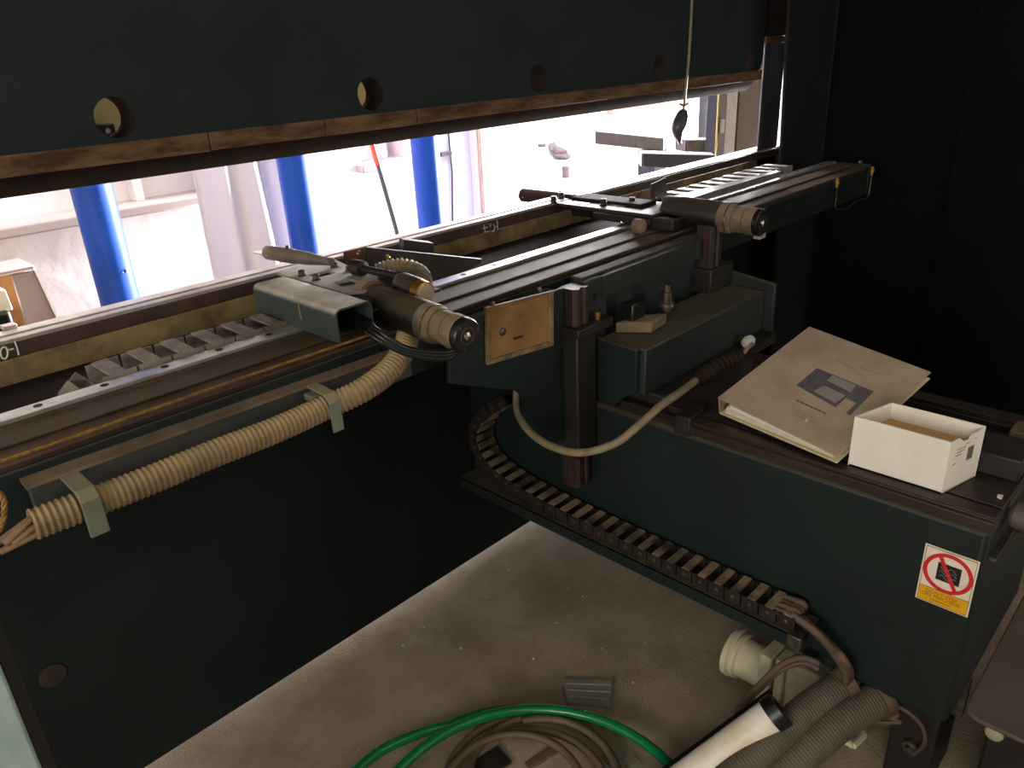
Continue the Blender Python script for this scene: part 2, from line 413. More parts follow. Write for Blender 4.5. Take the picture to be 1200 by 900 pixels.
MB().prism([(.40, cy + .03, .93), (.521, cy + .03, .925), (.517, cy + .03, .985), (.46, cy + .03, 1.005), (.40, cy + .03, 1.0)], (0, .06, 0)).build('packet_top', 'carton', t, bevel=.002)

# outdoor bits seen through the door
t = thing('work_rag', PZ(655, 184, 0), 'crumpled dark rag lying on the bright yard ground', 'rag')
gp = [PZ(*q, .01) for q in ((642, 172), (650, 169), (656, 178), (669, 185), (662, 187), (650, 186), (645, 180))]
MB().prism(gp, (0, 0, .05)).build('cloth', 'rag', t, bevel=.02)
MB().prism([PZ(*q, .01) for q in ((648, 180), (655, 179), (666, 184), (651, 185))], (0, 0, .11)).build('fold', 'rag', t, bevel=.03)
p = PZ(663, 208, 0); t = thing('tin_can', p, 'small dark tin standing alone on the yard ground', 'tin')
MB().cyl(p, p + V((0, 0, .14)), .045, 16).build('body', 'rag', t)
MB().ring(p + V((0, 0, .14)), p + V((0, 0, .15)), .047, .03, 16).build('rim', 'pinkish', t)
p = PZ(635, 172, 0); tag(MB().box((p.x - .06, p.y - .05, 0), (p.x + .06, p.y + .05, .05)).build('stone', 'rag', bevel=.02), 'small dark stone beside the rag on the yard ground', 'stone')
a = PZ(718, 134, 0); b = PZ(775, 127, 0)
t = thing('low_wall', (a + b) / 2, 'low pinkish brick wall at the far edge of the yard', 'wall')
dx = (b - a).normalized(); n = V((-dx.y, dx.x, 0))
for k in range(6):
    p = a + (b - a) * (k / 6); q = a + (b - a) * ((k + .96) / 6)
    MB().prism([p, q, q + n * .2, p + n * .2], (0, 0, .16)).build('block', 'pinkish', t)

# person standing outside, only the legs show below the ram
def person():
    kn = PY(824, 140, 4.7); gx_, gy_ = kn.x, kn.y
    r_ = (RM @ V((1, 0, 0))); r_.z = 0; r_.normalize(); f_ = V((-r_.y, r_.x, 0))
    def J(a, b, z): return V((gx_, gy_, 0)) + r_ * a + f_ * b + V((0, 0, z))
    j = {'pelvis': (J(.12, 0, .98), .15), 'belly': (J(.12, 0, 1.12), .14), 'chest': (J(.12, .02, 1.34), .16), 'neck': (J(.12, .02, 1.50), .06), 'head0': (J(.12, .0, 1.60), .085), 'head1': (J(.12, .0, 1.72), .085),
         'hipL': (J(.04, 0, .90), .10), 'kneeL': (J(.0, -.10, .52), .072), 'ankL': (J(-.07, .02, .10), .05), 'toeL': (J(-.10, -.16, .04), .04),
         'hipR': (J(.21, 0, .90), .10), 'kneeR': (J(.22, .0, .50), .072), 'ankR': (J(.23, .04, .10), .05), 'toeR': (J(.24, -.14, .04), .04),
         'shL': (J(-.07, .02, 1.42), .065), 'elL': (J(-.13, .04, 1.14), .05), 'wrL': (J(-.02, -.16, 1.20), .035), 'haL': (J(.04, -.20, 1.26), .04),
         'shR': (J(.31, .02, 1.42), .065), 'elR': (J(.37, .04, 1.14), .05), 'wrR': (J(.28, -.16, 1.20), .035), 'haR': (J(.22, -.20, 1.26), .04)}
    ed = ['pelvis belly', 'belly chest', 'chest neck', 'neck head0', 'head0 head1', 'pelvis hipL', 'hipL kneeL', 'kneeL ankL', 'ankL toeL', 'pelvis hipR', 'hipR kneeR', 'kneeR ankR', 'ankR toeR',
          'chest shL', 'shL elL', 'elL wrL', 'wrL haL', 'chest shR', 'shR elR', 'elR wrR', 'wrR haR']
    names = list(j); me = bpy.data.meshes.new('body'); me.from_pydata([tuple(j[n][0]) for n in names], [tuple(names.index(q) for q in e.split()) for e in ed], [])
    o = bpy.data.objects.new('t', me); COL.objects.link(o); sk = o.modifiers.new('skin', 'SKIN'); o.modifiers.new('sub', 'SUBSURF').levels = 2
    for i_, n in enumerate(names):
        d_ = me.skin_vertices[0].data[i_]; d_.radius = (j[n][1], j[n][1]); d_.use_root = (n == 'pelvis')
    dg = bpy.context.evaluated_depsgraph_get(); m2 = bpy.data.meshes.new_from_object(o.evaluated_get(dg)); bpy.data.objects.remove(o); bpy.data.meshes.remove(me); m2.name = 'person'
    p_ = finish('person', m2, 'trouser'); m2.materials.append(MAT['shirt']); m2.materials.append(MAT['skin'])
    for f in m2.polygons:
        c_ = f.center; hand = min((c_ - j['haL'][0]).length, (c_ - j['haR'][0]).length) < .07
        f.material_index = 2 if (c_.z > 1.49 or hand) else (1 if c_.z > 1.0 else 0)
    hd = j['head1'][0]; MB().lathe(hd + V((0, 0, -.02)), hd + V((0, 0, 1)), [(0, .098), (.05, .10), (.09, .075), (.115, .03)], 20).build('hair', 'hair', p_)
    for sx_ in (-.032, .032):
        e_ = hd - V((0, 0, .05)) + r_ * sx_ - f_ * .082; MB().cyl(e_, e_ - f_ * .006, .011, 10).build('eye', 'hair', p_)
    e_ = hd - V((0, 0, .085)) - f_ * .075; MB().cyl(e_, e_ - f_ * .03, .014, 10, .007).build('nose', 'skin', p_)
    e_ = hd - V((0, 0, .115)) - f_ * .075; MB().tube([e_ - r_ * .022, e_ - f_ * .004, e_ + r_ * .022], .005, 6).build('mouth', 'rust', p_)
    tag(p_, 'person in grey work clothes standing out in the bright yard', 'person')
person()

# ------------------------------------------------------------------ the press: fixed frame and bed
press = thing('press_brake', (1.5, 1.6, 0), 'dark green press brake frame with long bed and tall side frame', 'machine')
BX0, BX1 = -.35, 3.40
plate('bed_plate', [(BX0, .045), (BX1, .045), (BX1, 1.003), (BX0, 1.003)], [], .05, 'paint_bed', press, frame((0, 1.576, 0), (1, 0, 0), (0, 0, 1), (0, 1, 0)))
MB().box((BX0, 1.63, .052), (3.40, 1.68, .9)).build('bed_light_block', 'paint_bed', press)  # unseen bar added behind the bed to narrow the light leak
MB().box((BX0, 1.576, 1.004), (BX1, 1.66, 1.0745)).build('bed_cap', 'bed_stained', press, bevel=.002)
MB().box((BX0, 1.574, 1.076), (BX1, 1.66, 1.103)).build('die_body', 'die_face', press, bevel=.0015)
MB().box((BX0, 1.575, 1.103), (BX1, 1.598, 1.110)).build('die_edge', 'die_edge', press, bevel=.001)
MB().box((BX0, 1.611, 1.103), (BX1, 1.645, 1.110)).build('die_edge', 'die_edge', press, bevel=.001)
MB().box((BX0, 1.598, 1.103), (BX1, 1.611, 1.1035)).build('die_groove', 'die_groove', press)
p = PZ(11, 385, 1.11); MB().box((p.x - .012, p.y - .01, 1.11), (p.x + .012, p.y + .012, 1.118)).build('die_tab', 'die_edge', press, bevel=.001)
for x in (-.2, 3.0):  # feet keep the bed clear of the floor
    MB().box((x - .1, 1.71, 0), (x + .1, 1.78, .3)).build('bed_foot', 'black_metal', press)
pl = PY(62, 792, 1.574); MB().lathe((pl.x, 1.577, pl.z), (pl.x, 1.56, pl.z), [(0, .026), (.004, .026), (.005, .022)], 28).build('bed_plug', 'brown_post', press)
# chalk marks on the die
def strokes(name, marks, y, r, parent, mt='chalk'):
    mb = MB()
    for mk in marks:
        pts = [PY(q[0], q[1], y) for q in mk]
        mb.tube(smooth_path(pts, 5) if len(pts) > 2 else pts, r, 6)
    return mb.build(name, mt, parent)
ov = [(5 + 4.2 * math.cos(k * PI / 5), 413.5 + 7 * math.sin(k * PI / 5)) for k in range(11)]
strokes('chalk_mark', [ov, [(10, 410), (16, 408.7)], [(17.3, 400), (20, 407), (22, 416)]], 1.5738, .0016, press)
strokes('chalk_mark', [[(567.3, 263.5), (568.5, 272.5)], [(565.3, 267.8), (571, 266.2)], [(567, 272.8), (573, 270.6)], [(574.6, 262), (574.6, 265.8)],
                       [(577.8, 263), (579.3, 265), (579.3, 269), (577.5, 271.6), (576.3, 270)], [(579.5, 266.8), (582.3, 265)], [(582.5, 258.5), (583.7, 269.5)]], 1.5738, .0011, press)
# right hand side: guide plate, upright, side frame
MB().box((3.075, 1.576, .95), (3.245, 1.582, 1.515)).build('guide_plate', 'steel_scuffed', press, bevel=.002)
MB().box((3.08, 1.572, .90), (3.30, 1.60, 1.035)).build('guide_foot', 'oily_brown', press)
MB().box((3.07, 1.57, 1.515), (3.262, 1.63, 1.54)).build('guide_cap', 'rust', press, bevel=.003)
MB().box((3.085, 1.60, 1.54), (3.40, 1.63, 3.5)).build('guide_housing', 'brown_post', press, bevel=.003)
MB().prism([(3.122, 1.45, 0), (3.41, 1.45, 0), (3.415, 1.45, 3.5), (2.837, 1.45, 3.5)], (0, .012, 0)).build('upright_post', 'paint_post', press, bevel=.003)
MB().box((3.412, 1.446, 0), (3.417, 1.48, 3.5)).build('post_lit_edge', 'paint_green', press)  # thin separate strip standing for the lit corner of the post
MB().box((3.418, 1.455, 0), (3.56, 1.48, 3.5)).build('frame_light_seal', 'paint_frame', press)  # filler added to seal a light leak beside the post
MB().box((3.418, 1.48, 0), (3.50, 1.62, 3.5)).build('frame_light_seal', 'paint_frame', press)  # second filler, added to block light entering behind the post
MB().box((3.50, .95, 0), (3.56, 1.455, 3.5)).build('frame_web', 'paint_frame', press)
MB().box((3.47, -1.6, 0), (3.53, .95, 3.5)).build('side_frame', 'paint_frame', press, bevel=.006)
# front side of the frame at the right of the opening
for nm, x0, x1, y0, mt in (('front_guard', 3.305, 3.335, 1.90, 'yellow_strip'), ('front_column', 3.34, 3.43, 1.93, 'support_dark'), ('front_panel', 3.43, 3.53, 1.93, 'grey_panel'),
                           ('front_post', 3.545, 3.62, 1.93, 'brown_post'), ('front_post', 3.63, 3.90, 1.94, 'brown_post')):
    MB().box((x0, y0, .0), (x1 if nm != 'front_guard' else x0 + .006, y0 + (.05 if nm != 'front_guard' else .008), 2.6)).build(nm, mt, press, bevel=.003)
s = PY(846, 148, 1.925); MB().box((s.x - .016, 1.92, s.z - .03), (s.x + .016, 1.93, s.z + .03)).build('switch_plate', 'grey_panel', press, bevel=.002)

# ------------------------------------------------------------------ the ram with its clamps and punch
ram = thing('press_ram', (1.5, 1.6, 1.345), 'dark green press ram with round holes hanging over the bed', 'machine ram')
holes = [(x, 1.465, .037) for x in (-.01, .577, 1.16, 1.745, 2.346, 2.95)]
plate('ram_plate', [(BX0, 1.421), (3.04, 1.421), (3.06, 1.46), (3.07, 3.5), (BX0, 3.5)], holes, .07, 'paint_ram', ram, frame((0, 1.576, 0), (1, 0, 0), (0, 0, 1), (0, 1, 0)), bevel=.001)
for h in holes: MB().ring((h[0], 1.5775, h[1]), (h[0], 1.6455, h[1]), .0369, .0362, 32).build('hole_sleeve', 'dark_tool', ram)
sx = [BX0, .34, .745, 1.02, 1.286, 2.05, 2.9, 3.05]
for a, b in zip(sx, sx[1:]):
    MB().box((a + .001, 1.568, 1.386 + random.uniform(-.001, .001)), (b - .001, 1.62, 1.4215)).build('clamp_strip', 'dirty_clamp', ram, bevel=.0015)
for a, b in zip(sx, sx[1:]):
    MB().prism([(a + .0005, 1.60, 1.386), (a + .0005, 1.655, 1.386), (a + .0005, 1.655, 1.352), (a + .0005, 1.645, 1.3445), (a + .0005, 1.636, 1.3445), (a + .0005, 1.61, 1.365)], (b - a - .001, 0, 0)).build('punch', 'dark_tool', ram)
tag(MB().box((.1, 1.93, 1.335), (1.6, 1.945, 2.1)).build('front_guard_panel', 'cream_panel', bevel=.003), 'cream sheet guard in front of the ram, seen through its holes', 'panel')
p = PY(125, 150, 1.9); t = thing('limit_switch', (p.x, 1.91, p.z), 'small black switch fixed on the cream guard sheet', 'switch')
MB().box((p.x - .018, 1.905, p.z - .02), (p.x + .02, 1.93, p.z + .008)).build('body', 'cap_black', t, bevel=.002)
MB().cyl((p.x, 1.905, p.z - .006), (p.x, 1.895, p.z - .006), .006, 12).build('button', 'chrome', t)

# hanging pendant cable with plug
pts = smooth_path([PY(812, -30, 1.53), PY(810, 20, 1.53), PY(807, 70, 1.53), PY(803, 110, 1.53), PY(801, 130, 1.53)], 8)
t = thing('hanging_cable', pts[-1], 'thin pale cable hanging in front of the ram with a dark plug', 'cable')
MB().tube([pts[0] + V((0, 0, .9))] + pts, .0045, 8).build('cable', 'cable_tan', t)
pk = [PY(801, 128, 1.53), PY(799, 138, 1.53), PY(794, 152, 1.53), PY(797, 168, 1.53)]
MB().tube(smooth_path(pk, 6), .01, 10, rfun=lambda L, u: .006 + .02 * math.sin(PI * min(1, u * 1.1)) ** .7).build('plug', 'plastic_dark', t)
MB().tube([PY(797, 122, 1.53), PY(802, 124, 1.53), PY(806, 121, 1.53)], .004, 6).build('knot', 'cable_tan', t)

# front sheet support arms beyond the die
def support(label, a, b, wv, h, mt, capmt, name='sheet_support'):
    a, b = V(a), V(b); d = (b - a).normalized(); n = V((-d.y, d.x, 0)).normalized()
    t = thing(name, (a + b) / 2 - V((0, 0, h)), label, 'support arm', 'front sheet supports')
    MB().prism([a - n * wv, b - n * wv, b + n * wv, a + n * wv], (0, 0, -h)).build('arm', mt, t, bevel=.004)
    MB().prism([a - n * wv * .9 - d * .006, a - n * wv * .9, a + n * wv * .9, a + n * wv * .9 - d * .006], (0, 0, -h * .95)).build('end_cap', capmt, t)
    e = b - d * .06; MB().box((e.x - .05, e.y - .05, 0), (e.x + .05, e.y + .05, e.z - h)).build('stand', 'support_dark', t)
support('pale tan sheet support bar standing in front of the press opening', PY(700, 153, 2.55), PY(779, 161, 2.25), .035, .062, 'support_tan', 'support_tan')
support('short tan topped support block beside the front guard post', PY(799, 163, 2.08), PY(838, 162, 2.0), .05, .055, 'support_tan', 'support_dark')
support('dark support block with slanted end under the tan supports', PY(752, 178, 2.1), PY(836, 180, 1.86), .05, .06, 'support_dark', 'plastic_dark')

# ------------------------------------------------------------------ back gauge beam
beam = thing('backgauge_beam', (1.4, 1.25, .93), 'green back gauge crossbeam with steel rail and brown oily edge', 'machine beam')
GX0, GX1 = -.3, 3.16
MB().box((GX0, 1.152, .955), (GX1, 1.34, 1.05)).build('beam_body', 'paint_green', beam, bevel=.004)
MB().box((GX0, 1.150, 1.05), (GX1, 1.262, 1.062)).build('edge_ledge', 'oily_brown', beam, bevel=.003)
MB().box((GX0, 1.205, 1.062), (GX1, 1.275, 1.067)).build('belt_cover', 'oily_brown', beam, bevel=.002)
MB().box((GX0, 1.268, 1.05), (GX1, 1.318, 1.068)).build('rail_base', 'oily_brown', beam, bevel=.002)
MB().box((GX0, 1.280, 1.068), (GX1, 1.316, 1.075)).build('guide_rail', 'rail_steel', beam, bevel=.001)
k = 0; x = -.24
while x < 3.1:
    MB().cyl((x, 1.3, 1.0752), (x, 1.3, 1.0756), .0068, 16).build('rail_hole', 'hole_dark', beam); x += .1
MB().box((GX0, 1.40, 1.03), (GX1, 1.50, 1.036)).build('chain_tray', 'tray_dark', beam)
MB().box((GX0, 1.34, 1.0), (GX1, 1.57, 1.03)).build('tray_support', 'tray_dark', beam)  # widened up to the bed to stop light slipping past
MB().box((2.1, 1.268, 1.068), (2.12, 1.35, 1.08)).build('rail_stop', 'black_metal', beam)
# dusty flat bar and grey trunking on the rear face
MB().prism([(.182, 1.152, 1.036), (.86, 1.152, 1.028), (.86, 1.131, 1.025), (.182, 1.131, 1.030)], (0, 0, -.005)).build('dust_ledge', 'dust_bar', beam)
MB().prism([(.186, 1.151, 1.03), (.86, 1.151, 1.022), (.86, 1.151, .965), (.186, 1.151, .972)], (0, -.016, 0)).build('trunking', 'tray_grey', beam, bevel=.002)
# right hand end: end plate, fittings and thin copper pipe
MB().box((3.165, 1.15, .96), (3.175, 1.34, 1.07)).build('end_plate', 'black_metal', beam, bevel=.002)
p1, p2 = PY(1022, 199, 1.13), PY(981, 213, 1.13)
for p in (p1, p2): MB().lathe(p + V((0, 0, .012)), p - V((0, 0, .02)), [(0, .006), (.008, .006), (.009, .01), (.02, .01), (.021, .006), (.032, .006)], 12).build('pipe_fitting', 'brass', beam)
MB().tube(smooth_path([p1, PY(1020, 215, 1.13), PY(1016, 232, 1.13), PY(1004, 235, 1.13), PY(992, 245, 1.13), PY(984, 245, 1.13), PY(979, 243, 1.13), PY(980, 230, 1.13), p2], 6), .0025, 8).build('copper_pipe', 'bolt_steel', beam)
p = PY(1007, 190, 1.14); MB().cyl(p, p + V((0, -.012, 0)), .009, 12).build('bolt', 'chrome', beam)
# gusset bracket with a framed tan window
YB = 1.10
gp = [PY(*q, YB) for q in ((527, 412), (527, 450), (605, 458), (622, 470), (640, 522), (668, 515), (668, 345), (660, 338), (560, 370))]
MB().prism(gp, (0, .012, 0)).build('gusset', 'paint_green', beam, bevel=.002)
MB().box((1.0, 1.112, 1.0), (1.28, 1.152, 1.04)).build('gusset_spacer', 'paint_green', beam)
wq = [PY(*q, YB - .002) for q in ((572, 363), (642, 345), (642, 400), (573, 421))]
wo = [PY(*q, YB) for q in ((567, 360), (646, 340), (646, 404), (569, 427))]
w = MB().prism(wq, (0, .006, 0)).build('window_panel', 'tan_window', beam)
for i in range(4):
    j = (i + 1) % 4
    MB().prism([wo[i], wo[j], V((wq[j].x, YB, wq[j].z)), V((wq[i].x, YB, wq[i].z))], (0, -.008, 0)).build('window_frame', 'frame_dust', w, bevel=.001)
p = PY(589, 389, YB - .003); MB().lathe(p, p + V((0, -.004, 0)), [(0, .009), (.002, .008), (.004, .003)], 16).build('screw', 'bolt_steel', w)
a, b = PY(602, 397, YB - .003), PY(612, 394, YB - .003); MB().tube([a, b], .0022, 6).build('slot', 'hole_dark', w)
for q in ((579, 358), (634, 341)): p = PY(*q, YB - .004); MB().cyl(p, p + V((0, .006, .006)), .004, 10).build('latch', 'frame_dust', w)
# hose clamps on the beam
def hose_clamp(pc, wid):
    """strap around a hose whose centre is pc, running along X"""
    r = .027; mb = MB(); x0, x1 = pc.x - wid / 2, pc.x + wid / 2
    pr = [(1.15, pc.z + r + .006), (pc.y - .012, pc.z + r + .003), (pc.y - r * .98, pc.z + r * .62), (pc.y - r * .98, pc.z - r - .012), (pc.y - r * .98 + .004, pc.z - r - .012),
          (pc.y - r * .98 + .004, pc.z + r * .6), (pc.y - .010, pc.z + r - .001), (1.15, pc.z + r + .002)]
    mb.prism([(x0, y, z) for y, z in pr], (wid, 0, 0)); return mb
HY = 1.09
hosepts = [PY(38, 615, HY), PY(110, 588, HY), PY(180, 561, HY), PY(250, 532, HY), PY(320, 505, HY), PY(378, 479, HY), PY(425, 457, HY - .02), PY(458, 432, HY - .01), PY(474, 408, HY + .02), PY(478, 392, HY + .05)]
for px, py, wd in ((102, 591, .026), (384, 477, .022)):
    hose_clamp(PY(px, py, HY), wd).build('hose_clamp', 'clamp_strap', beam, bevel=.0015)
p = PY(372, 458, 1.14); MB().box((p.x - .03, 1.11, p.z - .006), (p.x + .012, 1.152, p.z + .006)).build('clamp_lug', 'clamp_strap', beam, bevel=.002)
# corrugated hose and the wires in its end
hp = resample(smooth_path(hosepts, 30), .0013)
t = thing('corrugated_hose', hosepts[0] - V((0, 0, .03)), 'dusty tan corrugated cable hose clamped along the beam', 'hose')
MB().tube(hp, .027, 20, rfun=lambda L, u: .0212 + .0012 * math.sin(L * 2 * PI / .0085)).build('sleeve', 'hose_dust', t)
for k in range(5):
    a = hosepts[0] + V((0, (k % 2) * .012 - .006, (k - 2) * .0062)); e = a + V((-.045 + .008 * (k % 3), 0, -.004 - .004 * k))
    MB().tube([a + V((.02, 0, 0)), a, e], .0048, 8).build('wire', 'wire_tan', t)
# orange twisted cord along the edge of the beam
def rope(name, ctrl, r, mt, parent=None):
    P = resample(smooth_path(ctrl, 20), .004); mb = MB()
    for ph in (0, 2.1, 4.2):
        q = []
        for i, p in enumerate(P):
            tdir = (P[min(i + 1, len(P) - 1)] - P[max(i - 1, 0)]).normalized(); u = tdir.orthogonal().normalized(); w2 = tdir.cross(u)
            a = i * .9 + ph; q.append(p + (u * math.cos(a) + w2 * math.sin(a)) * r * .55)
        mb.tube(q, r * .55, 6)
    return mb.build(name, mt, parent)
tag(rope('cord', [PY(0, 541, 1.147), PY(120, 500, 1.147), PY(280, 444, 1.147), PY(405, 402, 1.147), PY(440, 390, 1.147)], .0026, 'rope_orange'), 'orange twisted cord stretched along the dusty edge of the beam', 'cord')
tag(rope('cord_loop', [PY(-12, 575, 1.11), PY(0, 578, 1.11), PY(5, 592, 1.11), PY(3, 612, 1.11), PY(-4, 626, 1.11)], .004, 'rope_orange'), 'orange cord loop hanging beside the open hose end', 'cord')

# ------------------------------------------------------------------ energy chains
def chain_link_mesh(pitch, wid, h, t=.0045):
    """one ladder link, local X along the chain, Y across, Z up: a U shaped body, a top rung, a rivet"""
    g = pitch * .04; w2 = wid / 2; s = MB()
    pr = [(-w2, h * .92), (-w2, 0), (w2, 0), (w2, h * .92), (w2 - t, h * .92), (w2 - t, h * .12), (-w2 + t, h * .12), (-w2 + t, h * .92)]
    s.prism([(g, y, z) for y, z in pr], (pitch - 2 * g, 0, 0))
    b = MB().box((pitch * .22, -w2 + t * .3, h * .86), (pitch * .66, w2 - t * .3, h))
    r = MB().lathe((pitch * .5, w2 - .001, h * .5), (pitch * .5, w2 + 1, h * .5), [(0, h * .16), (.0025, h * .15), (.0035, h * .08)], 8)
    return s, b, r
def energy_chain(name, label, ctrl, side, pitch, wid, h, mside, mbar, group=None):
    P = resample([V(p) for p in smooth_path(ctrl, 40)], pitch)
    t = thing(name, P[0], label, 'cable chain', group)
    meshes = None
    for i in range(len(P) - 1):
        X = (P[i + 1] - P[i]).normalized(); Yv = (V(side) - X * V(side).dot(X)).normalized(); M = frame(P[i], X, Yv)
        if meshes is None:
            s, b, r = chain_link_mesh(pitch, wid, h)
            so = s.build('link', mside, t, smooth=False); bo = b.build('crossbar', mbar, so, smooth=False); ro = r.build('rivet', 'bolt_steel', so); meshes = (so.data, bo.data, ro.data)
        else:
            so = bpy.data.objects.new('link', meshes[0]); COL.objects.link(so); attach(so, t)
            for nm, me in (('crossbar', meshes[1]), ('rivet', meshes[2])):
                bo = bpy.data.objects.new(nm, me); COL.objects.link(bo); bo.parent = so
        so.matrix_basis = M
    return t
CXL = 1.306
ct = [(CXL, .49, .420), (CXL, .70, .418), (CXL, .95, .420), (CXL, 1.18, .428), (CXL, 1.31, .442), (CXL, 1.40, .47), (CXL, 1.452, .53), (CXL, 1.447, .60), (CXL, 1.40, .66), (CXL, 1.34, .705), (CXL, 1.29, .74)]
energy_chain('energy_chain', 'dark cable chain with dusty rungs along the support arm', ct, (-1, 0, 0), .0405, .066, .034, 'chain_dark', 'chain_dust')
cl = [(.325, 1.37, 1.045), (.345, 1.37, 1.075), (.40, 1.37, 1.083), (.52, 1.37, 1.084), (.66, 1.37, 1.084), (.80, 1.37, 1.084)]
energy_chain('energy_chain', 'grey ladder cable chain on the beam beside the green channel cover', [(x, y, z - .03) for x, y, z in cl], (0, 1, 0), .060, .085, .029, 'chain_grey', 'chain_grey')
energy_chain('energy_chain', 'grey ladder cable chain at the far end of the beam by the guide plate', [(2.2, 1.41, 1.055), (2.5, 1.41, 1.055), (2.95, 1.41, 1.055)], (0, 1, 0), .075, .10, .030, 'chain_grey', 'chain_grey')

# ------------------------------------------------------------------ gauge finger units
def hexbolt(p, r, h, parent, mt='bolt_steel', d=(0, 0, 1), seg=12):
    p = V(p); d = V(d)
    o = MB().lathe(p, p + d, [(0, r * 1.25), (h * .18, r * 1.25), (h * .2, r), (h * .92, r), (h, r * .85)], seg).build('bolt', mt, parent)
    MB().cyl(p + d * h, p + d * (h + .0005), r * .5, 6).build('socket', 'hole_dark', o)
    return o
def motor(parent, a, b, R):
    """gear motor along a -> b (b is the free end)"""
    a, b = V(a), V(b); L = (b - a).length; d = (b - a) / L
    MB().lathe(a, b, [(0, R * .55), (L * .04, R * .92), (L * .2, R * .98), (L * .2, R), (L * .62, R), (L * .63, R * .97)], 36).build('motor_body', 'motor_black', parent)
    MB().lathe(a + d * L * .625, b, [(0, R * 1.0), (L * .09, R * 1.0), (L * .1, R * .93), (L * .13, R * .9)], 36).build('motor_flange', 'motor_dust', parent)
    MB().ring(a + d * L * .70, a + d * L * .712, R * 1.02, R * .9, 36).build('clamp_ring', 'chrome', parent)
    MB().lathe(a + d * L * .75, b, [(0, R * .82), (L * .03, R * .86), (L * .10, R * .84), (L * .105, R * .74), (L * .12, R * .74)], 36).build('motor_neck', 'motor_dust', parent)
    MB().lathe(a + d * L * .86, b, [(0, R * .86), (L * .015, R * .9), (L * .09, R * .9), (L * .095, R * .86)], 36).build('encoder_ring', 'motor_dust', parent)
    e = MB().lathe(a + d * L * .945, b, [(0, R * .86), (L * .05, R * .86), (L * .06, R * .8)], 36).build('encoder_cap', 'cap_black', parent)
    MB().ring(b + d * .0002, b + d * .002, R * .46, R * .38, 28).build('cap_ring', 'bolt_steel', e)
    MB().lathe(b + d * .0005, b + d, [(0, R * .24), (.004, R * .22), (.006, R * .12)], 16).build('cap_screw', 'chrome', e)
    u = d.orthogonal().normalized(); w = d.cross(u)
    for k in range(3):
        ang = k * 2.09 + .5; q = b + (u * math.cos(ang) + w * math.sin(ang)) * R * .68
        MB().cyl(q, q + d * .0025, .003, 8).build('screw', 'bolt_steel', e)
def finger(parent, tip, back, r, fm='finger_grey'):
    tip, back = V(tip), V(back); L = (back - tip).length; d = (back - tip) / L
    MB().lathe(tip + d * .045, back, [(0, r * .8), (.004, r), (L * .36, r), (L * .37, r * .9), (L * .55, r * .88), (L * .75, r * .55), (L - .045, r * .5)], 24).build('finger_barrel', fm, parent)
    n = V((1, 0, 0))
    MB().prism([tip + n * r * 1.0 + d * .07, tip - n * r * 1.0 + d * .07, tip - n * r * .8, tip + n * r * .8], (0, 0, -.004)).build('finger_tip', 'zinc_plate', parent, bevel=.001)
    q = tip + d * L * .45 + V((0, 0, r)); MB().cyl(q - V((0, 0, .002)), q + V((0, 0, .006)), .004, 10).build('grub_screw', 'black_metal', parent)

u1 = thing('gauge_finger_unit', (.86, 1.29, 1.075), 'dusty gauge finger unit with green channel cover and black motor', 'gauge unit', 'gauge finger units')
MB().box((.775, 1.22, 1.0765), (.975, 1.375, 1.098)).build('slide_block', 'black_metal', u1, bevel=.003)
MB().box((.80, 1.18, 1.098), (.99, 1.44, 1.104)).build('sub_plate', 'dark_sheet', u1, bevel=.002)
zp = 1.126
pq = [PZ(*q, zp) for q in ((325, 318), (398, 302), (436, 328), (405, 344))]
Mz = frame((0, 0, zp - .006), (1, 0, 0), (0, 1, 0))
def sc(q, f, c): return c + (q - c) * f
tp = [PZ(*q, zp) for q in ((324, 319), (391, 303), (447, 330), (441, 339), (402, 343), (372, 334))]
slots = [[PZ(*q, zp) for q in ((361, 322), (384, 316.5), (394, 320), (371, 326))], [PZ(*q, zp) for q in ((391, 331), (411, 326.5), (423, 331), (402, 336))]]
plate('mount_plate', [(p.x, p.y) for p in tp], [[(p.x, p.y) for p in s] for s in slots], .006, 'zinc_plate', u1, Mz, bevel=.001)
MB().box((.80, 1.20, 1.104), (.96, 1.42, 1.119)).build('plate_block', 'dark_sheet', u1)
for q in ((354, 323), (371, 328), (392, 313), (409.5, 317.5)): hexbolt(PZ(*q, zp), .0075, .012, u1)
# channel cover (inverted U)
def channel(parent, x0, x1, y0, y1, zt, hgt, th, rot=0, mt='cover_green'):
    R = .012; pr = []
    def arc(cx, cz, r, a0, a1): return [(cx + r * math.cos(a0 + (a1 - a0) * k / 5), cz + r * math.sin(a0 + (a1 - a0) * k / 5)) for k in range(6)]
    outer = [(x0, zt - hgt)] + arc(x0 + R, zt - R, R, PI, PI / 2) + arc(x1 - R, zt - R, R, PI / 2, 0) + [(x1, zt - hgt)]
    r2 = R - th
    inner = [(x1 - th, zt - hgt)] + arc(x1 - R, zt - R, r2, 0, PI / 2) + arc(x0 + R, zt - R, r2, PI / 2, PI) + [(x0 + th, zt - hgt)]
    pr = outer + inner
    n = len(pr); vs = [V((x, y0, z)) for x, z in pr] + [V((x, y1, z)) for x, z in pr]
    h2 = n // 2; fs = []
    for i in range(n): j = (i + 1) % n; fs.append((i, j, j + n, i + n))
    for i in range(h2 - 1): fs.append((i, n - 1 - i, n - 2 - i, i + 1)); fs.append((n + i, n + i + 1, 2 * n - 2 - i, 2 * n - 1 - i))
    c = V(((x0 + x1) / 2, (y0 + y1) / 2, 0)); Rm = Matrix.Translation(c) @ Matrix.Rotation(rot, 4, 'Z') @ Matrix.Translation(-c)
    return MB().add([Rm @ v for v in vs], fs).build('channel_cover', mt, parent)
cc = channel(u1, .715, .795, 1.150, 1.440, 1.136, .062, .0035)
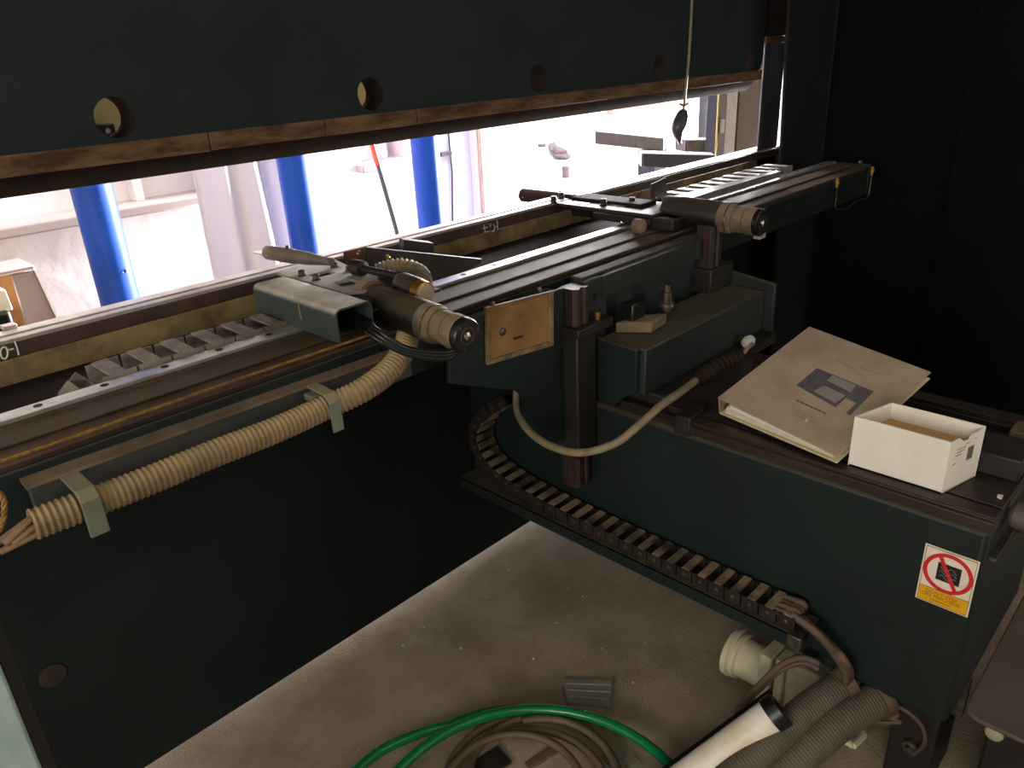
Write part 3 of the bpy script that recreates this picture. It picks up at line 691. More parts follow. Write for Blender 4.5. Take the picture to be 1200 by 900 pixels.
p = PX(351, 363, .7145); MB().prism([p + V((0, .003, .012)), p + V((0, -.003, .013)), p + V((0, -.006, -.018)), p + V((0, .002, -.02))], (-.0008, 0, 0)).build('scrape', 'dust_bar', cc)
motor(u1, (.868, 1.262, 1.098), (.868, .975, 1.082), .037)
MB().ring((.868, 1.272, 1.10), (.868, 1.245, 1.10), .039, .02, 30).build('motor_mount', 'motor_dust', u1)
finger(u1, PX(302, 294, .86), PX(388, 307, .862), .0165)
# small side drive with corrugated elbow and round cap
MB().tube(resample(smooth_path([PY(444, 322, 1.33), PY(460, 317, 1.31), PY(477, 317, 1.29), PY(490, 323, 1.265), PY(493, 332, 1.24), PY(487, 338, 1.22)], 20), .0015), .02, 18, rfun=lambda L, u: .0235 + .0018 * math.sin(L * 2 * PI / .008)).build('conduit_elbow', 'motor_dust', u1)
A = PY(468, 331, 1.22); Bq = PY(499, 345, 1.14)
MB().lathe(A, Bq, [(0, .019), (.01, .024), (.055, .0255), (.062, .025)], 28).build('drive_housing', 'motor_black', u1)
dd = (Bq - A).normalized(); q = A + dd * .06
MB().lathe(q, Bq, [(0, .0252), (.018, .0245), (.019, .023)], 28).build('drive_cap', 'brass', u1)
MB().lathe(q + dd * .0185, Bq, [(0, .021), (.003, .02)], 28).build('cap_disc', 'cap_cream', u1)
MB().lathe((.905, 1.36, 1.142), (.93, 1.17, 1.136), [(0, .016), (.03, .017), (.032, .008), (.13, .008), (.132, .012), (.15, .013)], 18).build('drive_shaft', 'black_metal', u1)
# dark guard sheet behind the drive
gs = [PY(430, 290, 1.46), PY(565, 304, 1.34), PY(563, 309, 1.34), PY(517, 334, 1.34), PY(470, 318, 1.40), PY(430, 312, 1.46)]
MB().prism(gs, (.004, .012, 0)).build('guard_sheet', 'dark_sheet', u1)
for qx, qy in ((453, 301), (469, 302)): p = PY(qx, qy, 1.425); MB().lathe(p, p + V((-.3, -1, 0)), [(0, .0055), (.012, .005), (.014, .003)], 12).build('bolt', 'brass', u1)
MB().prism([PY(473, 281, 1.48), PY(508, 285, 1.45), PY(509, 297, 1.45), PY(473, 293, 1.48)], (.01, .03, 0)).build('stop_block', 'dark_sheet', u1, bevel=.001)
MB().prism([PY(402, 296, 1.50), PY(431, 289, 1.48), PY(431, 309, 1.48), PY(404, 312, 1.50)], (.01, .012, 0)).build('rusty_lug', 'rust', u1, bevel=.001)
for qx, qy in ((418.5, 297), (421, 294), (428, 301)): p = PY(qx, qy, 1.478); MB().cyl(p, p + V((0, -.004, 0)), .0022, 8).build('rivet', 'chrome', u1)
# motor leads out of the channel
for k in range(3):
    dz = .006 * k
    MB().tube(smooth_path([(.772 - .004 * k, 1.22, 1.105 - dz), (.778, 1.14, 1.098 - dz), PY(440 - 4 * k, 385 + 3 * k, 1.075), PY(475 - 2 * k, 407 + 3 * k, 1.03), PY(512, 413 + 4 * k, .995), PY(533, 410 + 3 * k, .985), PY(541, 400, .98)], 10), .0045, 10).build('motor_lead', 'cable_black', u1)

u2 = thing('gauge_finger_unit', (1.9, 1.29, 1.075), 'dark gauge finger unit with upright plate at the far end of the beam', 'gauge unit', 'gauge finger units')
MB().box((1.79, 1.22, 1.0765), (1.99, 1.42, 1.098)).build('slide_block', 'black_metal', u2, bevel=.003)
MB().box((1.80, 1.22, 1.098), (1.97, 1.60, 1.108)).build('mount_plate', 'dark_sheet', u2, bevel=.002)
MB().box((1.80, 1.152, 1.068), (2.0, 1.255, 1.10)).build('rear_block', 'black_metal', u2, bevel=.004)
for q in ((1.83, 1.50), (1.90, 1.52), (1.86, 1.38)): MB().box((q[0] - .012, q[1] - .03, 1.108), (q[0] + .012, q[1] + .03, 1.110)).build('glint_patch', 'rail_steel', u2)  # bright patches standing for white reflections on the plate top
MB().box((1.86, 1.30, 1.06), (1.94, 1.56, 1.118)).build('slide_body', 'dark_tool', u2, bevel=.004)
motor(u2, (1.90, 1.25, 1.106), (1.90, .945, 1.098), .041)
finger(u2, PX(600, 227, 1.88), PX(735, 243, 1.89), .0215, 'dark_tool')  # darker material than the near finger; weaker light put into its colour
for (bx, by) in ((1.80, 1.58), (1.84, 1.42), (1.90, 1.36), (1.86, 1.60)): hexbolt((bx, by, 1.108), .009, .020, u2, 'black_metal')
p = PY(772, 225, 1.28); MB().prism([PY(764, 216, 1.32), PY(781, 208, 1.32), PY(782, 231, 1.32), PY(764, 232, 1.32)], (.0, .006, 0)).build('upright_plate', 'dark_sheet', u2, bevel=.001)
for qx, qy in ((764.5, 222), (765, 226), (766, 231)): p = PY(qx + 2, qy, 1.319); MB().cyl(p, p + V((0, -.003, 0)), .003, 8).build('rivet', 'chrome', u2)
p = PY(755, 266, 1.2); MB().lathe(p + V((0, .03, 0)), p, [(0, .02), (.022, .02), (.028, .015), (.03, .006)], 20).build('roller', 'motor_dust', u2)
p = PY(727, 262, 1.23); MB().cyl(p, p + V((0, -.006, 0)), .004, 10).build('bolt', 'chrome', u2)
MB().box((1.83, 1.165, 1.0), (1.87, 1.22, 1.10)).build('side_bracket', 'black_metal', u2, bevel=.002)
MB().prism([(1.90, 1.24, 1.116), (2.60, 1.24, 1.116), (2.60, 1.262, 1.116), (1.98, 1.30, 1.116)], (0, 0, -.02)).build('extension_bar', 'rail_steel', u2)
p = PY(893, 276, .96); MB().box((p.x - .02, .955, p.z - .007), (p.x + .012, .975, p.z + .006)).build('cable_clip', 'zinc_plate', u2, bevel=.001)

# ------------------------------------------------------------------ support arm
arm = thing('support_arm', (1.6, .85, .3), 'dark green support arm with brown oily guide rails on top', 'machine arm')
AX = 1.35
MB().box((AX, .207, .30), (1.88, 1.53, .745)).build('arm_body', 'paint_green', arm, bevel=.01)
MB().box((AX + .03, .207, .745), (1.85, 1.45, .760)).build('top_plate', 'oily_arm', arm)
gr = [(AX - .002, .747), (AX - .002, .765), (AX + .004, .769), (AX + .004, .7715), (AX, .773), (AX, .777), (AX + .034, .777), (AX + .034, .773), (AX + .029, .770), (AX + .029, .747)]
MB().prism([(x, .205, z) for x, z in gr], (0, .605, 0)).build('guide_rail', 'oily_arm', arm, bevel=.0008)
gr2 = [(x - AX, z) for x, z in gr]
MB().prism([(1.72 + x, .25, z + .02) for x, z in gr2], (0, .60, 0)).build('guide_rail', 'oily_arm', arm, bevel=.0008)
MB().box((1.66, .25, .76), (1.80, .9, .772)).build('rail_base', 'oily_arm', arm)
MB().box((1.395, .205, .76), (1.655, .89, .776)).build('centre_plate', 'oily_arm', arm, bevel=.001)
MB().box((1.60, .225, .776), (1.66, .255, .83)).build('end_block', 'oily_brown', arm, bevel=.003)
for k in range(3): MB().cyl((1.605 + .018 * k, .224, .824), (1.605 + .018 * k, .221, .824), .004, 8).build('stud', 'chrome', arm)
MB().box((1.50, .208, .776), (1.595, .29, .82)).build('end_stop', 'black_metal', arm, bevel=.003)
p = PZ(1175, 580, .777); q = PZ(1193, 610, .75)
MB().lathe((1.46, .20, .735), (1.46, .16, .735), [(0, .02), (.005, .024), (.035, .024), (.04, .02)], 20).build('end_roller', 'cover_plate', arm)
MB().box((AX - .004, .80, .74), (1.42, .84, .785)).build('rail_wiper', 'black_metal', arm, bevel=.003)
# ledge that carries the cable chain
MB().prism([(1.268, y, z) for y, z in ((.50, .383), (1.50, .383), (1.50, .415), (.50, .415))], (.005, 0, 0)).build('ledge_lip', 'paint_green', arm)
MB().box((1.268, .47, .411), (AX, 1.50, .416)).build('ledge', 'paint_green', arm)
MB().box((1.262, .47, .378), (1.30, .50, .418)).build('ledge_end', 'bolt_steel', arm, bevel=.002)
MB().box((1.44, .23, 0), (1.60, .32, .30)).build('foot', 'black_metal', arm, bevel=.006)
MB().box((1.50, .205, .20), (1.52, .23, .30)).build('foot_rib', 'bolt_steel', arm)
MB().lathe(PX(1068, 873, 1.438), PX(1068, 873, 1.438) + V((-1, 0, 0)), [(0, .016), (.012, .016), (.013, .008), (.02, .008)], 12).build('foot_bolt', 'bolt_steel', arm)
MB().lathe((1.56, .207, .655), (1.56, .19, .655), [(0, .022), (.008, .022), (.009, .012), (.016, .012)], 18).build('end_bolt', 'oily_brown', arm)
MB().box((1.38, .195, .675), (1.88, .207, .682)).build('end_rib', 'bolt_steel', arm)

# ------------------------------------------------------------------ lifting carriage on the arm
car = thing('lift_carriage', (1.6, 1.0, .79), 'dark green lifting carriage with vertical brown guides on the arm', 'machine carriage')
def vguide(x0, x1, y, z0, z1):
    w = x1 - x0; pr = [(x0, y + .05), (x0, y + .008), (x0 + w * .15, y), (x0 + w * .35, y), (x0 + w * .4, y + .006), (x0 + w * .6, y + .006), (x0 + w * .65, y), (x0 + w * .85, y), (x1, y + .008), (x1, y + .05)]
    return MB().prism([(a, b, z0) for a, b in pr], (0, 0, z1 - z0))
vguide(1.285, 1.338, 1.07, .53, 1.045).build('vertical_guide', 'guide_brown', car, bevel=.0008)
MB().box((1.275, 1.058, .62), (1.345, 1.125, .955)).build('guide_carriage', 'black_metal', car, bevel=.004)
MB().box((1.27, 1.050, .935), (1.40, 1.13, .957)).build('guide_wiper', 'black_metal', car, bevel=.003)
MB().box((1.338, 1.085, .80), (1.42, 1.12, 1.05)).build('guide_mount', 'casting', car, bevel=.003)
MB().box((1.345, 1.10, .80), (1.98, 1.135, 1.055)).build('back_plate', 'casting', car, bevel=.003)
MB().cyl((1.375, 1.085, 1.005), (1.375, 1.078, 1.005), .009, 16).build('port', 'hole_dark', car)
# casting: a long box with a slanted lower edge on the near face
za = .905
ca, cb, cc_, cd = V((1.376, 1.075, za)), V((1.376, .94, za)), V((1.376, .94, .79)), V((1.376, 1.075, .79))
MB().prism([ca, cb, cc_, cd], (.565, 0, 0)).build('casting_box', 'casting', car, bevel=.004)
MB().prism([(1.36, 1.078, .91), (1.36, .955, .905), (1.36, .955, .80), (1.36, 1.0, .77), (1.36, 1.078, .63)], (.016, 0, 0)).build('side_plate', 'paint_green', car, bevel=.002)
e0 = 1.945; MB().prism([(e0, .915, .77), (e0, 1.07, .77), (e0, 1.07, .945), (e0, .915, .925)], (.014, 0, 0)).build('end_plate', 'casting', car, bevel=.003)
vguide(1.845, 1.895, 1.055, .90, 1.085).build('vertical_guide', 'guide_brown', car, bevel=.0008)
MB().box((1.83, 1.045, .90), (1.95, 1.12, .97)).build('guide_carriage', 'black_metal', car, bevel=.004)
MB().box((1.40, 1.08, 1.0), (1.83, 1.10, 1.05)).build('cross_rib', 'casting', car)
p = PZ(769, 352, .92)
MB().lathe((1.60, 1.035, .905), (1.60, 1.035, 1.1), [(0, .013), (.03, .013), (.031, .019), (.04, .019), (.041, .015), (.065, .015), (.066, .009), (.085, .009)], 14).build('adjust_bolt', 'bolt_steel', car)
MB().lathe((1.60, 1.035, .934), (1.60, 1.035, 1.1), [(0, .021), (.006, .021)], 20).build('washer', 'chrome', car)
MB().prism([(1.42, 1.06, .907), (1.50, 1.05, .907), (1.55, 1.0, .907), (1.47, .99, .907)], (0, 0, .028)).build('lever', 'dust_bar', car, bevel=.004)
MB().box((1.45, 1.03, .907), (1.50, 1.07, .975)).build('sensor', 'cap_black', car, bevel=.004)
MB().cyl((1.365, 1.07, .957), (1.365, 1.07, .975), .007, 10).build('grease_nipple', 'brass', car)
MB().box((1.40, .90, .76), (1.95, 1.08, .79)).build('slide_foot', 'black_metal', car, bevel=.004)
for qx, qy in ((660, 405), (664, 460), (669, 527)):
    p = PY(qx, qy, 1.099); MB().cyl(p, p + V((0, -.003, 0)), .0025, 8).build('screw', 'bolt_steel', car)

# tan cable looping from the bracket to a plug on the arm
cp = [PX(607, 446, 1.2), PX(605, 466, 1.19), PX(608, 487, 1.16), PX(622, 507, 1.12), PX(646, 523, 1.10), PX(680, 530.5, 1.10), PX(720, 520, 1.12), PX(750, 497, 1.17), PX(775, 475, 1.24), PX(797, 460, 1.33), PX(815, 446, 1.43)]
t = thing('looping_cable', cp[4], 'tan cable looping below the bracket up to the carriage', 'cable')
MB().tube(resample(smooth_path(cp, 12), .008), .0085, 12).build('cable', 'cable_tan', t)
e = [PX(806, 452, 1.42), PX(830, 436, 1.47), PX(850, 425, 1.52), PX(870, 416, 1.56)]
MB().tube(smooth_path(e, 30), .016, 16, rfun=lambda L, u: .013 + .006 * math.sin(PI * u) + .0016 * math.sin(L * 420)).build('cable_gland', 'dark_tool', t)
MB().tube([e[-1], PX(876, 408, 1.58), PX(882, 403, 1.60)], .005, 8).build('pigtail', 'cable_tan', t)
p = PZ(877, 402, .80); tag(MB().lathe(p - V((.02, 0, 0)), p + V((.02, 0, .008)), [(0, .006), (.008, .015), (.022, .017), (.036, .012), (.042, .004)], 12).build('plastic_scrap', 'flake_white'), 'small white plastic scrap lying behind the binder', 'scrap')
p = PZ(1172, 583, .777); tag(MB().prism([p + V((-.006, -.004, 0)), p + V((.007, -.003, 0)), p + V((.004, .005, 0)), p + V((-.004, .004, 0))], (0, 0, .003)).build('paint_flake', 'flake_white'), 'white flake lying on the arm top beside the carton', 'flake')

# ------------------------------------------------------------------ warning sign on the arm
so = [PX(1085.3, 636, AX), PX(1148.7, 658.7, AX), PX(1134, 724, AX), PX(1072.7, 698.7, AX)]
yl, yr = (so[0].y + so[3].y) / 2, (so[1].y + so[2].y) / 2; zt, zb = (so[0].z + so[1].z) / 2, (so[2].z + so[3].z) / 2
sign = thing('warning_sign', (AX - .001, (yl + yr) / 2, zb), 'square warning sign with red prohibition ring and yellow caption', 'sign')
SW = yl - yr; SH = zt - zb
MS = frame((AX, yl, zb), (0, -1, 0), (0, 0, 1), (-1, 0, 0))
def sbox(n, x0, y0, x1, y1, z0, z1, mt, par=sign): return MB().box((x0, y0, z0), (x1, y1, z1), MS).build(n, mt, par, smooth=False)
sbox('panel', 0, 0, SW, SH, 0, .0012, 'sign_white')
yh = SH * .27
sbox('caption_panel', SW * .04, SH * .025, SW * .96, yh, .0012, .0016, 'sign_yellow')
for (x0, y0, x1, y1) in ((.03, .015, .97, .025), (.03, .97, .97, .98), (.03, .015, .04, .98), (.96, .015, .97, .98), (.03, .268, .97, .276)):
    sbox('rule', SW * x0, SH * y0, SW * x1, SH * y1, .0012, .0018, 'sign_ink')
cx, cy, R = SW * .5, SH * .61, SW * .465
sbox('black_square', cx - R * .44, cy - R * .44, cx + R * .5, cy + R * .46, .0012, .0016, 'sign_black')
mb = MB()
for k in range(3): mb.tube([MS @ V((cx - R * .35 + R * .7 * u / 8, cy - R * .25 + k * R * .22 + R * .1 * math.sin(u * 1.1 + k), .0017)) for u in range(9)], .0005, 5)
mb.build('pictogram_lines', 'print_pale', sign)
MB().ring(MS @ V((cx, cy, .0012)), MS @ V((cx, cy, .0022)), R, R * .83, 40).build('red_ring', 'sign_red', sign)
a = math.radians(118); dv = V((math.cos(a), math.sin(a), 0)); nv = V((-dv.y, dv.x, 0)) * R * .085; c0 = V((cx, cy, .0012))
MB().prism([MS @ (c0 + dv * R * .9 + nv), MS @ (c0 + dv * R * .9 - nv), MS @ (c0 - dv * R * .9 - nv), MS @ (c0 - dv * R * .9 + nv)], (-.0008, 0, 0)).build('red_bar', 'sign_red', sign)
for s_, yy, sz in (("DON'T STEP", .205, .0098), ('ON MACHINE', .142, .0105)):
    text('lettering', s_, sz, 'sign_ink', sign, MS @ Matrix.Translation((SW * .47, SH * yy, .0016)))
sbox('caption_line', SW * .28, SH * .07, SW * .66, SH * .085, .0016, .0019, 'sign_ink')

# ------------------------------------------------------------------ binder and carton on the arm
A = V((1.392, .762, .832)); B = V((1.694, .705, .921)); D = V((1.346, .478, .804))
u = (B - A).normalized(); v = (D - A); v = (v - u * v.dot(u)).normalized(); n = v.cross(u)
if n.z < 0: n = -n
bh, bw, ts, te = .32, .289, .048, .020
binder = thing('ring_binder', A - n * ts, 'worn beige ring binder lying on the arm behind the carton', 'binder')
def bp(a, b, c): return A + u * a + v * b + n * c
MB().prism([bp(0, 0, 0), bp(bh, 0, 0), bp(bh, bw, 0), bp(0, bw, 0)], n * -.0035).build('front_cover', 'binder', binder, bevel=.001)
MB().prism([bp(0, 0, -.0035), bp(bh, 0, -.0035), bp(bh, 0, -ts), bp(0, 0, -ts)], v * .003).build('spine', 'binder', binder, bevel=.001)
MB().prism([bp(0, 0, -ts), bp(bh, 0, -ts), bp(bh, bw, -te), bp(0, bw, -te)], n * .0035).build('back_cover', 'binder_edge', binder, bevel=.001)
MB().prism([bp(.005, .012, -ts + .006), bp(.005, .278, -te + .0055), bp(.005, .272, -.0075), bp(.005, .02, -.020)], u * (bh - .010)).build('page_stack', 'paper', binder)
MB().prism([bp(.003, .03, -.019), bp(.003, .280, -.0075), bp(.003, .280, -.0045), bp(.003, .03, -.010)], u * (bh - .006)).build('page_stack', 'carton', binder)
arc = [bp(.01, .028 + .02 * math.cos(k * PI / 8), -ts * .75 + .026 * math.sin(k * PI / 8)) for k in range(9)]
MB().tube(arc, .0016, 6).build('ring', 'bolt_steel', binder)
# printed picture and text on the cover
def on_cover(px, py):
    d = unproj(px, py); t_ = (A + n * .0002 - EYE).dot(n) / d.dot(n); return EYE + d * t_
def cover_print(nm, quad, mt, h=.0004): return MB().prism([on_cover(*q) for q in quad], n * h).build(nm, mt, binder, smooth=False)
def z2(x, y): return (830 + x / 4.2857, 370 + y / 4.2857)
cover_print('printed_picture', [z2(443, 350), z2(545, 263), z2(832, 380), z2(712, 500)], 'print_grey')
cover_print('picture_patch', [z2(528, 380), z2(580, 352), z2(690, 400), z2(640, 440)], 'print_pale', .0007)
cover_print('picture_patch', [z2(595, 325), z2(625, 300), z2(740, 350), z2(715, 385)], 'print_pale', .0007)
cover_print('picture_patch', [z2(640, 462), z2(690, 415), z2(742, 440), z2(690, 492)], 'binder', .0007)
for k in range(7):
    x = 440 + k * 22; y = 425 + k * 10; cover_print('print_line', [z2(x, y), z2(x + 3, y - 5), z2(x + 20, y + 4), z2(x + 17, y + 10)], 'print_dark')
for k in range(3): cover_print('print_line', [z2(430 - k * 4, 468 + k * 12), z2(432 - k * 4, 465 + k * 12), z2(550, 520 + k * 12), z2(548, 523 + k * 12)], 'print_faint')
for q in ([z2(640, 222), z2(642, 218), z2(740, 268), z2(738, 272)], [z2(760, 262), z2(762, 258), z2(860, 292), z2(858, 296)]): cover_print('print_line', q, 'print_faint')
cover_print('tear_mark', [z2(485, 525), z2(500, 515), z2(502, 525), z2(488, 535)], 'flake_white')

bx = [V((1.376, .467, .7772)), V((1.376, .299, .7772)), V((1.479, .272, .7772)), V((1.479, .437, .7772))]
bh_ = .104; th = .0025; cen = sum(bx, V()) / 4
car_t = thing('carton_box', cen, 'open white cardboard carton standing beside the beige binder', 'box')
zz = V((0, 0, bh_))
tops = {0: None}
nm = ('side_wall', 'end_wall', 'side_wall', 'end_wall')
for i in range(4):
    p, q = bx[i], bx[(i + 1) % 4]; inn = (cen - (p + q) / 2); inn.z = 0; e = (q - p).normalized(); nn = V((-e.y, e.x, 0)); nn = nn if nn.dot(inn) > 0 else -nn
    if i == 1:   # torn upper edge on the end wall
        prof = [p, q, q + zz, q + zz - (q - p) * .20 - V((0, 0, .004)), p + (q - p) * .62 + zz - V((0, 0, .005)), p + (q - p) * .55 + zz - V((0, 0, .012)), p + (q - p) * .38 + zz - V((0, 0, .010)), p + (q - p) * .25 + zz, p + zz]
    else: prof = [p, q, q + zz, p + zz]
    w = MB().prism(prof, nn * th).build(nm[i], 'carton', car_t, smooth=False)
    MB().prism([p + zz * .0 + nn * th * 1.02 + e * .004 + V((0, 0, .003)), q + nn * th * 1.02 - e * .004 + V((0, 0, .003)), q + nn * th * 1.02 - e * .004 + zz * (.97 if i != 1 else .85), p + nn * th * 1.02 + e * .004 + zz * (.97 if i != 1 else .85)], nn * .0004).build('inner_lining', 'carton', w, smooth=False)
MB().prism([bx[0], bx[1], bx[2], bx[3]], (0, 0, .003)).build('bottom', 'carton', car_t, smooth=False)
pz = V((0, 0, .068)); MB().prism([sc(b_, .95, cen) + pz for b_ in bx], (0, 0, .003)).build('inner_flap', 'cardboard', car_t, smooth=False)
ee = (bx[2] - bx[1]).normalized(); eo = V((ee.y, -ee.x, 0)); eo = eo if eo.dot(bx[1] - cen) > 0 else -eo
def blabel(nmz, a0, z0, a1, z1, mt, h=.0004): return MB().prism([bx[1] + ee * a0 + V((0, 0, z0)), bx[1] + ee * a1 + V((0, 0, z0)), bx[1] + ee * a1 + V((0, 0, z1)), bx[1] + ee * a0 + V((0, 0, z1))], eo * h).build(nmz, mt, car_t, smooth=False)
blabel('printed_label', .060, .048, .078, .076, 'print_pale')
for k in range(6): blabel('label_bar', .061 + k * .003, .050, .0625 + k * .003, .074, 'print_dark', .0007)
for (a0, z0, a1) in ((.024, .074, .048), (.024, .080, .050), (.022, .068, .04), (.018, .052, .028), (.05, .085, .062), (.075, .088, .08)): blabel('print_line', a0, z0, a1, z0 + .002, 'print_faint')

# ------------------------------------------------------------------ cables at the foot of the arm
chain_out = []
t = thing('cable_bundle', (1.31, .40, .33), 'brown cable bundle drooping from the chain end into grey conduits', 'cables')
for k in range(4):
    dx = -.022 + .015 * k
    MB().tube(smooth_path([(1.306 + dx, .56, .442), (1.306 + dx, .50, .447 + .004 * (k % 2)), PX(930 + 3 * k, 722, 1.306 + dx), PX(960 + 3 * k, 745 + 2 * k, 1.30 + dx * .7), PX(984 + 2 * k, 775, 1.305), PX(992 + k, 795, 1.315 + .006 * k), PX(985 - 6 * k, 806, 1.33)], 10), .0085, 10).build('cable', 'cables_brown', t)
t2 = thing('drooping_cable', PX(868, 832, 1.24), 'dark brown cable drooping from the conduit mouth to the floor', 'cable')
lp = [PX(960, 778, 1.31), PX(940, 771, 1.30), PX(915, 780, 1.28), PX(893, 800, 1.26), PX(878, 815, 1.25), PX(866, 832, 1.24), PX(862, 850, 1.2)]
MB().tube(smooth_path(lp, 10), .0075, 10).build('cable', 'cables_brown', t2)
MB().tube(smooth_path([q + V((0, .0, -.013)) for q in lp], 10), .0065, 10).build('cable', 'cables_brown', t2)

def conduit(label, ctrl, r, collar=True):
    P = resample(smooth_path(ctrl, 30), .0018)
    t = thing('flexible_conduit', P[-1] - V((0, 0, r)), label, 'conduit', 'grey corrugated conduits')
    MB().tube(P, r, 26, rfun=lambda L, u: r + .0006 * math.sin(L * 2 * PI / .0066)).build('sleeve', 'conduit_grey', t)
    d = (P[0] - P[8]).normalized()
    if collar: MB().ring(P[0] - d * .012, P[0] + d * .012, r * 1.12, r * .8, 30).build('collar', 'cables_brown', t)
    return P
conduit('grey ribbed conduit lying nearer the white tube', [PX(988, 803, 1.34), PX(945, 833, 1.25), PX(900, 872, 1.15), PX(850, 915, 1.06), PX(790, 970, .97)], .033)
conduit('grey ribbed conduit with taped frayed end below the sign', [PX(1030, 818, 1.37), PX(985, 845, 1.28), PX(935, 888, 1.18), PX(880, 940, 1.08), PX(820, 1000, .98)], .036)
t = thing('taped_wires', PX(1035, 830, 1.37), 'brown wires splaying from the taped conduit mouth', 'wires')
for k in range(5):
    MB().tube(smooth_path([PX(1022, 814 + 4 * k, 1.375), PX(1034 + 3 * k, 806 + 9 * k, 1.385), PX(1042 + 3 * k, 815 + 8 * k, 1.39), PX(1030 - 3 * k, 830 + 4 * k, 1.36)], 8), .004, 8).build('wire', 'cables_brown', t)
tag(MB().tube(smooth_path([PX(1038, 822, 1.385), PX(1062, 833, 1.39), PX(1081, 852, 1.40), PX(1083, 872, 1.41), PX(1070, 884, 1.43)], 10), .0045, 10).build('thin_cable', 'cables_brown'), 'thin grey cable curving from the conduit to the arm foot', 'cable')

# white tube with black cap
ta, tb = PX(905, 838, 1.18), PX(745, 955, .95)
t = thing('white_tube', tb, 'white plastic tube with black cap lying beside the conduits', 'tube')
d = (tb - ta); L = d.length; d.normalize()
MB().lathe(ta, tb, [(0, .030), (.004, .034), (L, .034)], 36).build('tube_body', 'white_tube', t)
MB().ring(ta - d * .022, ta + d * .004, .0365, .024, 36).build('black_cap', 'cap_black', t)
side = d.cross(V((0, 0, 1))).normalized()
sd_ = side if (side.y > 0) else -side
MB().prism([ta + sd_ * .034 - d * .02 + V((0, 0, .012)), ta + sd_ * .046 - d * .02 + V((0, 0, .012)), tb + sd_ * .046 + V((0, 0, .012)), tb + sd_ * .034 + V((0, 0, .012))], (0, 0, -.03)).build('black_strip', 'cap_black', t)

# cream plastic fitting on the floor under the arm
t = thing('plastic_fitting', (1.56, .62, 0), 'cream plastic flanged fitting with ribs under the arm', 'fitting')
fa, fb = PZ(858, 762, .10), PZ(940, 806, .10); fd = (fb - fa); fL = fd.length; fd.normalize()
MB().lathe(fa, fb, [(0, .062), (.014, .064), (.018, .054), (.024, .060), (.032, .060), (.036, .052), (fL * .62, .052)], 36).build('flange_pipe', 'white_plastic', t)
fs_ = fd.cross(V((0, 0, 1))).normalized()
Mf = frame(fa + fd * fL * .55, fd, fs_)
MB().box((0, -.065, -.098), (.03, .065, .075), Mf).build('rib_plate', 'white_plastic', t, bevel=.004)
MB().box((.036, -.055, -.098), (.058, .055, .07), Mf).build('rib_plate', 'white_plastic', t, bevel=.004)
MB().box((.058, -.045, -.098), (.19, .045, .055), Mf).build('body', 'white_plastic', t, bevel=.008)
MB().box((.012, -.072, -.05), (.022, -.062, .03), Mf).build('clip', 'white_plastic', t, bevel=.002)
p = PZ(995, 845, .03); t = thing('plastic_bracket', p, 'small cream triangular bracket below the conduits', 'bracket')
tri = [PZ(980, 862, .03), PZ(1008, 842, .03), PZ(1012, 862, .03), PZ(1000, 874, .03)]
for i in range(4): MB().tube([tri[i], tri[(i + 1) % 4]], .008, 8).build('frame_bar', 'white_plastic', t)

# grey cover plate and dark base at the near end of the arm
t = thing('machine_cover', (1.75, 0.0, 0), 'grey sheet cover with rounded corner over a dark drive base', 'cover')
rc = [(1.432, .193), (1.415, .185), (1.406, .165)]
MB().prism([(1.95, .195, .292)] + [(a, b, .292) for a, b in rc] + [(1.41, -.35, .292), (1.95, -.35, .292)], (0, 0, .010)).build('cover_plate', 'cover_plate', t, bevel=.003)
MB().box((1.44, -.3, .0), (1.92, .15, .292)).build('drive_base', 'black_metal', t, bevel=.008)
p = PX(1165, 860, 1.438); MB().lathe(p + V((.004, 0, 0)), p - V((.01, 0, 0)), [(0, .018), (.006, .016), (.012, .006)], 14).build('pale_spot', 'cap_cream', t)  # pale disc put where the dark base has a pale patch

# pale painted post at the left edge
t = thing('guard_post', (-.04, .83, 0), 'pale blue green painted guard post standing behind the press', 'post')
MB().box((-.12, .80, .01), (.060, .86, 1.35)).build('post', 'pale_post', t, bevel=.004)
MB().box((.0605, .802, .01), (.072, .858, 1.35)).build('shadow_gap_strip', 'cap_black', t)  # black strip drawn for the shadow gap beside the post
MB().box((-.16, .76, 0), (.10, .90, .01)).build('base_plate', 'pale_post', t)

# ------------------------------------------------------------------ things on the floor
def coil(cx, cy, r0, r1, turns, z0, dz, wob, ph, n=48):
    P = []
    for k in range(int(turns * n) + 1):
        a = ph + 2 * PI * k / n; f = k / (turns * n); r = r0 + (r1 - r0) * f + wob * math.sin(a * 1.37 + ph) + wob * .6 * math.sin(a * 2.1)
        P.append(V((cx + r * math.cos(a), cy + r * math.sin(a), z0 + dz * (f + .12 * math.sin(a * .5) ** 2))))
    return P
def circ3(p, q, r):
    ax, ay, bx_, by, cx_, cy_ = p.x, p.y, q.x, q.y, r.x, r.y
    dd_ = 2 * (ax * (by - cy_) + bx_ * (cy_ - ay) + cx_ * (ay - by))
    ux = ((ax * ax + ay * ay) * (by - cy_) + (bx_ * bx_ + by * by) * (cy_ - ay) + (cx_ * cx_ + cy_ * cy_) * (ay - by)) / dd_
    uy = ((ax * ax + ay * ay) * (cx_ - bx_) + (bx_ * bx_ + by * by) * (ax - cx_) + (cx_ * cx_ + cy_ * cy_) * (bx_ - ax)) / dd_
    return ux, uy, math.hypot(ax - ux, ay - uy)
zg = .055
gx, gy, gr_ = circ3(PZ(475, 885, zg), PZ(640, 826, zg), PZ(780, 886, zg))
gpts = [PZ(*q, z) for q, z in (((400, 915), .014), ((440, 882), .014), ((490, 858), .016), ((530, 846), .02))]
ang = lambda p: math.atan2(p.y - gy, p.x - gx)
P = coil(gx, gy, gr_, gr_ * .98, 1.0, zg, -.02, 0, ang(PZ(600, 1080, zg)))
